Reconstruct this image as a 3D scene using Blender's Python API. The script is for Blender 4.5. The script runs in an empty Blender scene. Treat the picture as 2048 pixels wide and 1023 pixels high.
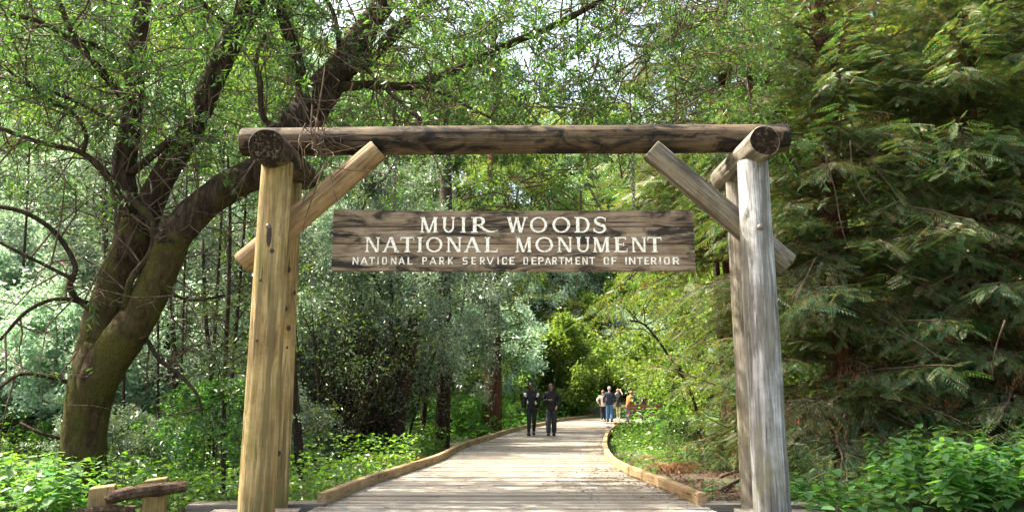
import bpy, math
import numpy as np
from mathutils import Vector, Matrix
R = math.radians
sc = bpy.context.scene

# ------------------------------------------------------------------ camera, sky, sun, exposure
F, CX, CY, TH, CH = 1599.0, 1024.0, 511.5, R(9.9), 1.25
cam_d = bpy.data.cameras.new('camera'); cam_d.sensor_width = 36; cam_d.lens = F/2048*36
cam_d.clip_start = 0.1; cam_d.clip_end = 2000
cam = bpy.data.objects.new('camera', cam_d); sc.collection.objects.link(cam)
cam.location = (0, 0, CH); cam.rotation_euler = (R(90)+TH, 0, 0); sc.camera = cam

SUN_EL, SUN_AZ = 54.0, -72.0          # azimuth from +Y towards +X
sdir = Vector((math.cos(R(SUN_EL))*math.sin(R(SUN_AZ)), math.cos(R(SUN_EL))*math.cos(R(SUN_AZ)), math.sin(R(SUN_EL))))
w = bpy.data.worlds.new('World'); sc.world = w; w.use_nodes = True
nt = w.node_tree; bg = nt.nodes['Background']
sky = nt.nodes.new('ShaderNodeTexSky'); sky.sky_type = 'NISHITA'; sky.sun_disc = False
sky.sun_elevation = R(SUN_EL); sky.sun_rotation = R(SUN_AZ); sky.air_density = 1.0; sky.dust_density = 3.0
wb = nt.nodes.new('ShaderNodeMix'); wb.data_type = 'RGBA'; wb.blend_type = 'MULTIPLY'; wb.inputs[0].default_value = 1
wb.inputs[7].default_value = (1.18, 1.0, .80, 1); nt.links.new(sky.outputs[0], wb.inputs[6]); nt.links.new(wb.outputs[2], bg.inputs[0]); bg.inputs[1].default_value = 0.15
sun_d = bpy.data.lights.new('sun', 'SUN'); sun_d.energy = 3.6; sun_d.angle = R(0.5); sun_d.color = (1, .93, .80)
sun = bpy.data.objects.new('sun', sun_d); sc.collection.objects.link(sun)
sun.rotation_euler = sdir.to_track_quat('Z', 'Y').to_euler(); sun.location = (0, 0, 30)
sc.view_settings.view_transform = 'Standard'; sc.view_settings.look = 'None'; sc.view_settings.gamma = 1
sc.view_settings.use_curve_mapping = False; sc.view_settings.exposure = 2.4
sc.render.engine = 'CYCLES'
cy = sc.cycles; cy.max_bounces = 10; cy.diffuse_bounces = 6; cy.transmission_bounces = 8; cy.glossy_bounces = 2
cy.sample_clamp_indirect = 6; cy.use_denoising = True; cy.use_adaptive_sampling = True; cy.adaptive_threshold = 0.02
try: cy.denoising_prefilter = 'ACCURATE'
except Exception: pass

# ------------------------------------------------------------------ helpers
CAM = np.array([0, 0, CH])
def ray(px, py):
    a, b = (px-CX)/F, -(py-CY)/F
    return np.array([a, math.cos(TH)-b*math.sin(TH), math.sin(TH)+b*math.cos(TH)])
def at(px, py, Y):
    d = ray(px, py); return CAM + d*(Y/d[1])
def on_z(px, py, z=0.0):
    d = ray(px, py); return CAM + d*((z-CH)/d[2])
def mpp(p):                       # metres per photo pixel at point p
    v = np.asarray(p)-CAM; return (v[1]*math.cos(TH)+v[2]*math.sin(TH))/F

def make_mesh(name, V, Q=None, T=None, mats=(), smooth=False):
    me = bpy.data.meshes.new(name)
    V = np.asarray(V, dtype=np.float32)
    parts, starts, off = [], [], 0
    for A, k in ((Q, 4), (T, 3)):
        if A is not None and len(A):
            A = np.asarray(A, dtype=np.int32); parts.append(A.ravel())
            starts.append(np.arange(len(A), dtype=np.int32)*k+off); off += A.size
    loops = np.concatenate(parts); st = np.concatenate(starts)
    me.vertices.add(len(V)); me.vertices.foreach_set('co', V.ravel())
    me.loops.add(len(loops)); me.loops.foreach_set('vertex_index', loops)
    me.polygons.add(len(st)); me.polygons.foreach_set('loop_start', st)
    me.polygons.foreach_set('use_smooth', np.full(len(st), bool(smooth), dtype=bool))
    me.update(calc_edges=True); me.validate()
    for m in (mats if isinstance(mats, (list, tuple)) else [mats]): me.materials.append(m)
    return me

class Geo:
    def __init__(s): s.V, s.Q, s.T, s.n = [], [], [], 0
    def add(s, V, Q=None, T=None):
        V = np.asarray(V, dtype=float).reshape(-1, 3); s.V.append(V)
        if Q is not None and len(Q): s.Q.append(np.asarray(Q, dtype=int)+s.n)
        if T is not None and len(T): s.T.append(np.asarray(T, dtype=int)+s.n)
        s.n += len(V)
    def mesh(s, name, mats, smooth=False):
        return make_mesh(name, np.concatenate(s.V), np.concatenate(s.Q) if s.Q else None, np.concatenate(s.T) if s.T else None, mats, smooth)
    def obj(s, name, mats, parent=None, smooth=False, loc=None):
        return link(name, s.mesh(name, mats, smooth), parent, loc)

def link(name, data, parent=None, loc=None):
    o = bpy.data.objects.new(name, data); sc.collection.objects.link(o)
    if parent: o.parent = parent
    if loc is not None: o.location = loc
    return o
def tag(o, label=None, cat=None, group=None, kind=None):
    if label: o['label'] = label
    if cat: o['category'] = cat
    if group: o['group'] = group
    if kind: o['kind'] = kind
    return o
def thing(name, label, cat, loc=(0, 0, 0), rz=0, group=None):
    o = bpy.data.objects.new(name, None); sc.collection.objects.link(o); o.empty_display_size = .2
    o.location = loc; o.rotation_euler = (0, 0, rz); return tag(o, label, cat, group)
def copy_tree(o, parent=None):
    c = o.copy(); sc.collection.objects.link(c)
    if parent: c.parent = parent
    for ch in o.children: copy_tree(ch, c)
    return c

def nrm(a, axis=-1):
    a = np.asarray(a, float); return a/np.maximum(np.linalg.norm(a, axis=axis, keepdims=True), 1e-9)
def box(g, x0, x1, y0, y1, z0, z1):
    V = [(x, y, z) for z in (z0, z1) for y in (y0, y1) for x in (x0, x1)]
    g.add(V, [(0, 2, 3, 1), (4, 5, 7, 6), (0, 1, 5, 4), (2, 6, 7, 3), (0, 4, 6, 2), (1, 3, 7, 5)])
def hexa(g, V8):                  # bottom 4 (ccw from above) then top 4
    g.add(V8, [(3, 2, 1, 0), (4, 5, 6, 7), (0, 1, 5, 4), (1, 2, 6, 5), (2, 3, 7, 6), (3, 0, 4, 7)])
def tube(g, P, r, sides=8, cap=True, rough=0, rng=None):
    P = np.asarray(P, float); n = len(P); r = np.broadcast_to(np.asarray(r, float), (n,))
    Tn = nrm(np.gradient(P, axis=0)) if n > 2 else nrm(np.tile(P[-1]-P[0], (n, 1)))
    ref = np.array([0, 0, 1.]) if abs(Tn[0][2]) < .9 else np.array([0, 1., 0])
    u = nrm(np.cross(ref, Tn[0])); ang = np.arange(sides)*2*math.pi/sides; V = []
    for i in range(n):
        u = nrm(u - Tn[i]*np.dot(u, Tn[i])); v = np.cross(Tn[i], u)
        rr = r[i]*(1+(rng.uniform(-rough, rough, sides) if rough else 0))
        V.append(P[i] + (np.cos(ang)*rr)[:, None]*u + (np.sin(ang)*rr)[:, None]*v)
    V = np.concatenate(V); j = np.arange(sides); k = (j+1) % sides; Q = []
    for i in range(n-1):
        a = i*sides; Q.append(np.stack([a+j, a+k, a+sides+k, a+sides+j], 1))
    Tt = []
    if cap:
        V = np.concatenate([V, P[:1], P[-1:]]); c0, c1 = n*sides, n*sides+1
        Tt = [np.stack([k, j, np.full(sides, c0)], 1), np.stack([(n-1)*sides+j, (n-1)*sides+k, np.full(sides, c1)], 1)]
        Tt = np.concatenate(Tt)
    g.add(V, np.concatenate(Q), Tt)
def spline(P, m):                 # Catmull-Rom through rows of P (any columns)
    P = np.asarray(P, float); n = len(P)
    if n < 3: return np.array([P[0]+(P[-1]-P[0])*t for t in np.linspace(0, 1, m*(n-1)+1)])
    E = np.vstack([2*P[0]-P[1], P, 2*P[-1]-P[-2]]); out = []
    for i in range(n-1):
        a, b, c, d = E[i:i+4]
        for t in np.arange(m)/m:
            out.append(.5*((2*b)+(-a+c)*t+(2*a-5*b+4*c-d)*t*t+(-a+3*b-3*c+d)*t**3))
    out.append(P[-1]); return np.array(out)

# value noise on arrays (cheap, for terrain and clumping)
_nr = np.random.RandomState(5); _NT = _nr.rand(64, 64)
def vnoise(x, y):
    x = np.asarray(x, float); y = np.asarray(y, float)
    xi = np.floor(x).astype(int); yi = np.floor(y).astype(int); fx = x-xi; fy = y-yi
    fx = fx*fx*(3-2*fx); fy = fy*fy*(3-2*fy)
    g = lambda a, b: _NT[a % 64, b % 64]
    return (g(xi, yi)*(1-fx)+g(xi+1, yi)*fx)*(1-fy)+(g(xi, yi+1)*(1-fx)+g(xi+1, yi+1)*fx)*fy

# ------------------------------------------------------------------ materials
def newmat(name):
    m = bpy.data.materials.new(name); m.use_nodes = True; t = m.node_tree
    b = t.nodes['Principled BSDF']; return m, t, b
def N(t, typ, **kw):
    n = t.nodes.new(typ)
    for k, v in kw.items():
        if k == 'inp':
            for a, c in v.items(): n.inputs[a].default_value = c
        else: setattr(n, k, v)
    return n
def ramp(t, fac, stops, interp='LINEAR'):
    r = t.nodes.new('ShaderNodeValToRGB'); r.color_ramp.interpolation = interp
    e = r.color_ramp.elements
    while len(e) < len(stops): e.new(0.5)
    for q, (p, c) in zip(e, stops):
        q.position = p; q.color = (*c, 1) if len(c) == 3 else c
    t.links.new(fac, r.inputs[0]); return r
def mapped(t, scale, coord='Object', rnd=True):
    tc = N(t, 'ShaderNodeTexCoord'); mp = N(t, 'ShaderNodeMapping'); mp.inputs['Scale'].default_value = scale
    t.links.new(tc.outputs[coord], mp.inputs[0])
    if rnd:
        oi = N(t, 'ShaderNodeObjectInfo'); ml = N(t, 'ShaderNodeMath', operation='MULTIPLY'); ml.inputs[1].default_value = 37.0
        t.links.new(oi.outputs['Random'], ml.inputs[0]); t.links.new(ml.outputs[0], mp.inputs['Location'])
    return mp
def noise(t, vec, scale, detail=4, rough=.55, dist=0):
    n = N(t, 'ShaderNodeTexNoise'); n.inputs['Scale'].default_value = scale; n.inputs['Detail'].default_value = detail
    n.inputs['Roughness'].default_value = rough; n.inputs['Distortion'].default_value = dist
    t.links.new(vec.outputs[0], n.inputs['Vector']); return n
def mix(t, fac, a, b, mode='MIX'):
    m = N(t, 'ShaderNodeMix', data_type='RGBA', blend_type=mode)
    if isinstance(fac, float): m.inputs[0].default_value = fac
    else: t.links.new(fac, m.inputs[0])
    for s, v in ((6, a), (7, b)):
        if isinstance(v, tuple): m.inputs[s].default_value = (*v, 1)
        else: t.links.new(v, m.inputs[s])
    return m.outputs[2]

def wood(name, c_lo, c_mid, c_hi, stain, axis='Z', grain=(38, 38, 1.6), stain_amt=(.56, .70), stain_scale=(2.4, 2.4, .7), rough=.8, bump=.5, green=None, streak=None):
    m, t, b = newmat(name)
    if axis == 'X': grain = (grain[2], grain[0], grain[1]); stain_scale = (stain_scale[2], stain_scale[0], stain_scale[1])
    mp = mapped(t, grain); n1 = noise(t, mp, 1.0, 6, .65, .6)
    mp2 = mapped(t, (1.3, 1.3, 1.3)); n2 = noise(t, mp2, 2.2, 5, .6)
    ad = N(t, 'ShaderNodeMath', operation='MULTIPLY_ADD'); ad.inputs[1].default_value = .45; 
    t.links.new(n2.outputs[0], ad.inputs[0]); 
    ml = N(t, 'ShaderNodeMath', operation='MULTIPLY'); ml.inputs[1].default_value = .6; t.links.new(n1.outputs[0], ml.inputs[0]); t.links.new(ml.outputs[0], ad.inputs[2])
    col = ramp(t, ad.outputs[0], [(.36, c_lo), (.5, c_mid), (.66, c_hi)]).outputs[0]
    mp3 = mapped(t, stain_scale); n3 = noise(t, mp3, 1.6, 7, .68, .8)
    st = ramp(t, n3.outputs[0], [(stain_amt[0], (0, 0, 0)), (stain_amt[1], (1, 1, 1))]).outputs[0]
    col = mix(t, st, col, stain)
    # thin dark drying cracks
    mc = mapped(t, tuple(g*.5 for g in grain)); wv = noise(t, mc, 1.7, 3, .5, .3)
    cr = ramp(t, wv.outputs[0], [(.30, (1, 1, 1)), (.345, (0, 0, 0))]).outputs[0]
    col = mix(t, cr, col, tuple(c*.35 for c in stain))
    if streak:
        n5 = noise(t, mapped(t, (7, 7, .45)), 1.5, 5, .6, .4); sm = ramp(t, n5.outputs[0], [(streak[0], (.8, .8, .8)), (streak[1], (0, 0, 0))]).outputs[0]
        col = mix(t, sm, col, streak[2])
    if green:
        n4 = noise(t, mapped(t, (1, 1, .5)), 3.1, 5, .7)
        gm = ramp(t, n4.outputs[0], [(.52, (0, 0, 0)), (.72, (.7, .7, .7))]).outputs[0]; col = mix(t, gm, col, green)
    t.links.new(col, b.inputs['Base Color']); b.inputs['Roughness'].default_value = rough
    b.inputs['Specular IOR Level'].default_value = .25
    sb = N(t, 'ShaderNodeMath', operation='SUBTRACT'); t.links.new(n1.outputs[0], sb.inputs[0]); t.links.new(cr, sb.inputs[1])
    bp = N(t, 'ShaderNodeBump'); bp.inputs['Strength'].default_value = bump; bp.inputs['Distance'].default_value = .012
    t.links.new(sb.outputs[0], bp.inputs['Height']); t.links.new(bp.outputs[0], b.inputs['Normal'])
    return m
def plain(name, col, rough=.7, var=.25, scale=30, metallic=0):
    m, t, b = newmat(name); n = noise(t, mapped(t, (1, 1, 1)), scale, 4)
    c = ramp(t, n.outputs[0], [(.3, tuple(x*(1-var) for x in col)), (.7, tuple(min(1, x*(1+var)) for x in col))]).outputs[0]
    t.links.new(c, b.inputs['Base Color']); b.inputs['Roughness'].default_value = rough; b.inputs['Metallic'].default_value = metallic
    bp = N(t, 'ShaderNodeBump'); bp.inputs['Strength'].default_value = .25; bp.inputs['Distance'].default_value = .01
    t.links.new(n.outputs[0], bp.inputs['Height']); t.links.new(bp.outputs[0], b.inputs['Normal']); return m
def leafmat(name, cols, transl=.45, rough=.42, spec=.5, tcol=None):
    m, t, b = newmat(name); ge = N(t, 'ShaderNodeNewGeometry')
    k = len(cols); stops = [((i+.5)/k, c) for i, c in enumerate(cols)]
    r = ramp(t, ge.outputs['Random Per Island'], stops)
    oi = N(t, 'ShaderNodeObjectInfo')
    hv = N(t, 'ShaderNodeHueSaturation'); 
    mr = N(t, 'ShaderNodeMapRange'); mr.inputs[3].default_value = .47; mr.inputs[4].default_value = .53
    mv = N(t, 'ShaderNodeMapRange'); mv.inputs[3].default_value = .8; mv.inputs[4].default_value = 1.25
    t.links.new(oi.outputs['Random'], mr.inputs[0]); t.links.new(oi.outputs['Random'], mv.inputs[0])
    t.links.new(mr.outputs[0], hv.inputs['Hue']); t.links.new(mv.outputs[0], hv.inputs['Value']); t.links.new(r.outputs[0], hv.inputs['Color'])
    t.links.new(hv.outputs[0], b.inputs['Base Color']); b.inputs['Roughness'].default_value = rough; b.inputs['Specular IOR Level'].default_value = spec
    tr = N(t, 'ShaderNodeBsdfTranslucent'); g = N(t, 'ShaderNodeMix', data_type='RGBA', blend_type='MULTIPLY')
    g.inputs[0].default_value = 1; t.links.new(hv.outputs[0], g.inputs[6]); g.inputs[7].default_value = (*(tcol or (2.2, 2.4, .7)), 1)
    t.links.new(g.outputs[2], tr.inputs[0])
    mx = N(t, 'ShaderNodeMixShader'); mx.inputs[0].default_value = transl
    t.links.new(b.outputs[0], mx.inputs[1]); t.links.new(tr.outputs[0], mx.inputs[2])
    t.links.new(mx.outputs[0], t.nodes['Material Output'].inputs[0]); return m
def barkmat(name, c1, c2, c3, moss=None, moss_amt=(.45, .6), scale=(9, 9, 2.2), bump=.9):
    m, t, b = newmat(name)
    n1 = noise(t, mapped(t, scale), 1.6, 7, .7, .5); n2 = noise(t, mapped(t, (1, 1, .6)), 2.3, 6, .65)
    col = ramp(t, n1.outputs[0], [(.32, c1), (.5, c2), (.68, c3)]).outputs[0]
    if moss:
        mm = ramp(t, n2.outputs[0], [(moss_amt[0], (0, 0, 0)), (moss_amt[1], (1, 1, 1))]).outputs[0]
        fine = noise(t, mapped(t, (1, 1, 1)), 60, 3); mc = ramp(t, fine.outputs[0], [(.3, tuple(x*.5 for x in moss)), (.7, tuple(x*1.5 for x in moss))]).outputs[0]
        col = mix(t, mm, col, mc)
    t.links.new(col, b.inputs['Base Color']); b.inputs['Roughness'].default_value = .9; b.inputs['Specular IOR Level'].default_value = .15
    bp = N(t, 'ShaderNodeBump'); bp.inputs['Strength'].default_value = bump; bp.inputs['Distance'].default_value = .03
    t.links.new(n1.outputs[0], bp.inputs['Height']); t.links.new(bp.outputs[0], b.inputs['Normal']); return m

M_POSTL = wood('golden_post_wood', (.10, .06, .022), (.29, .205, .085), (.46, .36, .18), (.075, .05, .022), stain_amt=(.54, .70), green=(.17, .17, .05), streak=(.40, .50, (.12, .095, .045)), bump=.8)
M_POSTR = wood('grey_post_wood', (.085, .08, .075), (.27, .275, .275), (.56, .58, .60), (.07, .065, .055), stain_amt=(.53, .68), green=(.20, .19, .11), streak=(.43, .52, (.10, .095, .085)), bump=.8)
M_POSTRB = wood('shaded_post_wood', (.07, .06, .045), (.17, .15, .12), (.27, .25, .20), (.05, .045, .035), green=(.14, .13, .05))  # darker copy of the post wood, front post's shade put into its colour
M_BEAM = wood('weathered_beam_wood', (.025, .017, .009), (.072, .050, .029), (.155, .115, .072), (.009, .007, .005), stain_amt=(.47, .58), stain_scale=(3.2, 3.2, 1.5))
M_BRACEL = wood('tan_brace_wood', (.08, .05, .022), (.22, .15, .078), (.36, .27, .15), (.06, .04, .02), stain_amt=(.54, .68), streak=(.38, .48, (.07, .048, .025)))
M_BRACER = wood('grey_brace_wood', (.07, .058, .042), (.20, .175, .135), (.34, .31, .25), (.045, .035, .025), stain_amt=(.53, .64), green=(.13, .12, .06), streak=(.40, .5, (.06, .05, .035)))
M_SIGN = wood('sign_board_wood', (.075, .05, .032), (.20, .15, .10), (.34, .27, .19), (.03, .025, .02), axis='X', stain_amt=(.49, .60), stain_scale=(4.5, 4.5, 1.0), bump=.4)
M_PAINT, _t, _b = newmat('white_letter_paint'); _n = N(_t, 'ShaderNodeNewGeometry'); _q = N(_t, 'ShaderNodeTexNoise'); _q.inputs['Scale'].default_value = 38; _q.inputs['Detail'].default_value = 5; _t.links.new(_n.outputs['Position'], _q.inputs[0])
_r = ramp(_t, _q.outputs[0], [(.30, (.24, .19, .13)), (.40, (.60, .57, .48)), (.5, (.84, .82, .75))]); _t.links.new(_r.outputs[0], _b.inputs['Base Color'])
_b.inputs['Metallic'].default_value = 0; _b.inputs['Roughness'].default_value = .9; _b.inputs['Specular IOR Level'].default_value = .1
def endmat():
    m, t, b = newmat('cut_end_wood'); mp = mapped(t, (1, 1, 1)); n1 = noise(t, mp, 26, 5, .75); n2 = noise(t, mp, 7, 3)
    c = ramp(t, n1.outputs[0], [(.38, (.008, .006, .005)), (.54, (.03, .022, .015)), (.63, (.15, .12, .08)), (.75, (.26, .22, .15))]).outputs[0]
    f = ramp(t, n2.outputs[0], [(.4, (0, 0, 0)), (.6, (.8, .8, .8))]).outputs[0]
    t.links.new(mix(t, f, c, (.02, .014, .010)), b.inputs['Base Color']); b.inputs['Roughness'].default_value = 1; b.inputs['Specular IOR Level'].default_value = .05
    bp = N(t, 'ShaderNodeBump'); bp.inputs['Strength'].default_value = .8; bp.inputs['Distance'].default_value = .02; t.links.new(n1.outputs[0], bp.inputs['Height']); t.links.new(bp.outputs[0], b.inputs['Normal']); return m
M_END = endmat()
M_KNOT = plain('dark_knot', (.035, .022, .014), .8, .4)
M_IRON = plain('rusty_iron', (.15, .13, .11), .6, .3, metallic=.6)
M_DECK = None
def deckmat():
    m, t, b = newmat('deck_plank_wood')
    n1 = noise(t, mapped(t, (1.5, 34, 34)), 1.0, 6, .7, .4); n2 = noise(t, mapped(t, (.7, .7, .7), rnd=False), 2.0, 5, .6)
    oi = N(t, 'ShaderNodeObjectInfo')
    a = N(t, 'ShaderNodeMath', operation='MULTIPLY_ADD'); a.inputs[1].default_value = .34; t.links.new(oi.outputs['Random'], a.inputs[0]); 
    s1 = N(t, 'ShaderNodeMath', operation='MULTIPLY_ADD'); s1.inputs[1].default_value = .55; t.links.new(n1.outputs[0], s1.inputs[0]); t.links.new(a.outputs[0], s1.inputs[2])
    ml = N(t, 'ShaderNodeMath', operation='MULTIPLY'); ml.inputs[1].default_value = .2; t.links.new(n2.outputs[0], ml.inputs[0]); t.links.new(ml.outputs[0], a.inputs[2])
    col = ramp(t, s1.outputs[0], [(.30, (.13, .11, .082)), (.52, (.25, .22, .175)), (.72, (.37, .34, .285))]).outputs[0]
    n3 = noise(t, mapped(t, (1, 1, 1), rnd=False), 1.1, 8, .7); st = ramp(t, n3.outputs[0], [(.52, (0, 0, 0)), (.68, (.75, .75, .75))]).outputs[0]
    col = mix(t, st, col, (.15, .115, .06))
    t.links.new(col, b.inputs['Base Color']); b.inputs['Roughness'].default_value = .75
    bp = N(t, 'ShaderNodeBump'); bp.inputs['Strength'].default_value = .5; bp.inputs['Distance'].default_value = .006
    t.links.new(n1.outputs[0], bp.inputs['Height']); t.links.new(bp.outputs[0], b.inputs['Normal']); return m
M_DECK = deckmat()
M_KERB = wood('kerb_timber', (.14, .085, .04), (.30, .20, .105), (.42, .31, .19), (.09, .065, .035), axis='X', green=(.20, .19, .07), stain_amt=(.58, .75))
M_TIMBER = wood('grey_timber', (.06, .055, .045), (.14, .13, .11), (.23, .21, .18), (.05, .045, .03), axis='X')
M_FENCE = wood('split_fence_wood', (.09, .06, .025), (.25, .18, .08), (.38, .28, .13), (.05, .05, .03), green=(.16, .19, .05))
M_RAIL = barkmat('bark_rail', (.035, .022, .015), (.085, .055, .038), (.16, .12, .09))
M_DARKWOOD = wood('red_brown_timber', (.09, .045, .03), (.20, .11, .075), (.30, .19, .14), (.05, .03, .02), axis='X')

M_LAUREL_BARK = barkmat('laurel_bark', (.010, .007, .005), (.032, .022, .014), (.085, .062, .042), moss=(.045, .045, .010), moss_amt=(.50, .66), bump=1)
M_MOSS_BARK = barkmat('mossy_bark', (.012, .008, .005), (.042, .027, .014), (.10, .070, .040), moss=(.058, .056, .012), moss_amt=(.40, .58), scale=(7, 7, 3.5), bump=1)
M_BARK = barkmat('dark_bark', (.014, .010, .008), (.04, .028, .02), (.08, .058, .042))
M_REDBARK = barkmat('redwood_bark', (.035, .016, .010), (.10, .045, .028), (.19, .095, .06), scale=(14, 14, 1.2))
M_TWIG = barkmat('twig_bark', (.05, .035, .024), (.11, .08, .055), (.20, .15, .11))
M_DRY = leafmat('dry_brown_foliage', [(.26, .12, .055), (.36, .19, .09), (.18, .08, .04), (.42, .29, .15)], .35, .7, .2, (1.2, 1.1, .8))
M_LITTER = leafmat('old_leaf_litter', [(.09, .05, .03), (.14, .085, .05), (.06, .035, .02), (.19, .13, .08)], .15, .8, .1, (1, 1, 1))
L_LAUREL = leafmat('laurel_leaves', [(.032, .068, .02), (.052, .105, .028), (.08, .145, .036), (.026, .052, .02), (.11, .175, .045)], .42, .32, .6, (2.0, 2.2, .85))
L_OLIVE = leafmat('olive_leaves', [(.08, .12, .035), (.11, .15, .045), (.06, .10, .035), (.15, .18, .06)], .42, .4, .5)
L_SILVER = leafmat('silver_leaves', [(.10, .15, .10), (.15, .20, .16), (.06, .10, .06), (.25, .30, .25)], .3, .30, .8, (1.6, 1.9, 1.1))
L_PALE = leafmat('haze_pale_hill_leaves', [(.20, .28, .22), (.27, .34, .29), (.12, .20, .13), (.38, .43, .38)], .45, .28, 1.0, (1.7, 2.0, 1.35))  # slope's haze and bright glare are put into these pale leaf colours
L_YELLOW = leafmat('yellow_green_leaves', [(.10, .15, .03), (.14, .18, .04), (.08, .12, .03), (.19, .22, .06)], .48, .4, .4, (1.8, 1.95, .8))
L_BRIGHT = leafmat('bright_undergrowth_leaves', [(.07, .15, .03), (.10, .20, .04), (.06, .12, .03), (.13, .23, .06)], .42, .4, .5)
L_RED = leafmat('redwood_needles', [(.045, .11, .038), (.07, .14, .042), (.038, .09, .045), (.12, .165, .05), (.055, .125, .06), (.18, .19, .07), (.21, .11, .045)], .35, .45, .35, (1.7, 1.9, .7))
L_NETTLE = leafmat('broad_plant_leaves', [(.11, .23, .075), (.14, .27, .09), (.09, .19, .065), (.18, .30, .12)], .42, .42, .5)

# ------------------------------------------------------------------ terrain
def terrain(x, y):
    x = np.asarray(x, float); y = np.asarray(y, float)
    s = lambda v, k=3.: np.log1p(np.exp(np.clip(v/k, -30, 30)))*k
    pathx = 0.6 + np.clip(y-28, 0, 60)*.30
    l = s(-(x-pathx)-13.5); r = s((x-pathx)-10); f = s(y-58, 5)
    h = .72*l + .55*r + .55*f
    h = 42*np.tanh(h/42)
    h = h - .32 + .22*(vnoise(x*.35, y*.35)-.5) + 1.1*(vnoise(x*.11+9, y*.11)-.5)*np.clip((np.abs(x-pathx)-4)/8, 0, 1)
    return h
gx = np.concatenate([np.linspace(-260, -32, 40), np.linspace(-30, 30, 121), np.linspace(32, 260, 40)])
gy = np.concatenate([np.linspace(-60, 2, 12), np.linspace(4, 70, 133), np.linspace(73, 400, 50)])
X, Y = np.meshgrid(gx, gy); V = np.stack([X, Y, terrain(X, Y)], -1).reshape(-1, 3)
nx, ny = len(gx), len(gy); ii = (np.arange(ny-1)[:, None]*nx+np.arange(nx-1)[None, :]).ravel()
def groundmat():
    m, t, b = newmat('forest_floor')
    n1 = noise(t, mapped(t, (1, 1, 1), rnd=False), 14, 8, .75); n2 = noise(t, mapped(t, (1, 1, 1), rnd=False), .5, 5, .6)
    c1 = ramp(t, n1.outputs[0], [(.3, (.022, .013, .008)), (.5, (.065, .038, .022)), (.7, (.16, .10, .06))]).outputs[0]
    c2 = ramp(t, n1.outputs[0], [(.3, (.02, .04, .01)), (.6, (.06, .10, .025)), (.75, (.12, .18, .05))]).outputs[0]
    f = ramp(t, n2.outputs[0], [(.42, (0, 0, 0)), (.55, (1, 1, 1))]).outputs[0]
    t.links.new(mix(t, f, c1, c2), b.inputs['Base Color']); b.inputs['Roughness'].default_value = .95
    bp = N(t, 'ShaderNodeBump'); bp.inputs['Strength'].default_value = 1; bp.inputs['Distance'].default_value = .06
    t.links.new(n1.outputs[0], bp.inputs['Height']); t.links.new(bp.outputs[0], b.inputs['Normal']); return m
gm = make_mesh('ground', V, np.stack([ii, ii+1, ii+nx+1, ii+nx], 1), None, groundmat(), True)
tag(link('ground', gm), 'forest floor of brown litter and green cover rising into wooded slopes', kind='structure')
def gz(x, y): return float(terrain(x, y))

# ------------------------------------------------------------------ boardwalk
Lp = [(540, 1066), (655, 1008), (760, 964), (880, 922), (927, 897), (975, 880), (1038, 860), (1088, 850), (1120, 842), (1196, 833), (1262, 829)]
Rp = [(1500, 1060), (1400, 1011), (1345, 986), (1290, 963), (1227, 933), (1208, 908), (1207, 886), (1215, 867), (1231, 855), (1262, 848), (1330, 843)]
Lw = np.array([on_z(*p)[:2] for p in Lp]); Rw = np.array([on_z(*p)[:2] for p in Rp])
Lw[3] = on_z(880, 922)[:2]
Lc, Rc = spline(Lw, 14), spline(Rw, 14)
def resample(C, s):
    d = np.concatenate([[0], np.cumsum(np.linalg.norm(np.diff(C, axis=0), axis=1))]); s = np.asarray(s)*d[-1]
    return np.stack([np.interp(s, d, C[:, k]) for k in range(C.shape[1])], -1)
# cross sections: match by y while the walk runs straight, by arc length on the bend
ys = np.arange(4.4, 33.0, .145)
def atY(C, y): return np.stack([np.interp(y, C[:, 1], C[:, 0]), np.asarray(y, float)], -1)
iL = np.searchsorted(Lc[:, 1], 33.0); iR = np.searchsorted(Rc[:, 1], 33.0)
A = atY(Lc, ys); B = atY(Rc, ys)
nb = 92; sL = resample(np.vstack([A[-1:], Lc[iL:]]), np.linspace(0, 1, nb+1)); sR = resample(np.vstack([B[-1:], Rc[iR:]]), np.linspace(0, 1, nb+1))
A = np.vstack([A, sL[1:]]); B = np.vstack([B, sR[1:]])
walk = thing('boardwalk', 'wide weathered plank walk curving right between low timber kerbs', None); tag(walk, kind='structure')
rng = np.random.RandomState(3)
for i in range(len(A)-1):
    a0, a1, b0, b1 = A[i], A[i+1], B[i], B[i+1]
    gap = .085; dA = (a1-a0)*gap; dB = (b1-b0)*gap
    u = (b0-a0)/np.linalg.norm(b0-a0)*.06
    q = [a0+dA-u, b0+dB+u, b1-dB+u, a1-dA-u]; c = np.mean(q, axis=0)
    dz = rng.uniform(-.004, .004); tl = rng.uniform(-.003, .003)
    V8 = [(*(p-c), -.045) for p in q]+[(*(p-c), dz+(tl if k in (1, 2) else -tl)) for k, p in enumerate(q)]
    g = Geo(); hexa(g, V8); g.obj('plank', M_DECK, walk, loc=(c[0], c[1], 0))
g = Geo(); xs_ = np.linspace(-2.9, 2.9, 9); V_ = [(x, y, -.02+.01*math.sin(x*3+y)) for y in np.linspace(-25, 4.38, 30) for x in xs_]
g.add(V_, [(r_*9+c_, r_*9+c_+1, r_*9+c_+10, r_*9+c_+9) for r_ in range(29) for c_ in range(8)])
tag(g.obj('path', plain('packed_gravel', (.19, .16, .12), .95, .35, 45)), 'packed gravel path leading up to the boardwalk', kind='structure')
g = Geo()                          # joists beneath
for t_ in (.08, .5, .92):
    C = A+(B-A)*t_; tube(g, np.column_stack([C, np.full(len(C), -.13)])[::4], .07, 4)
g.obj('joist', M_BARK, walk)
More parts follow.
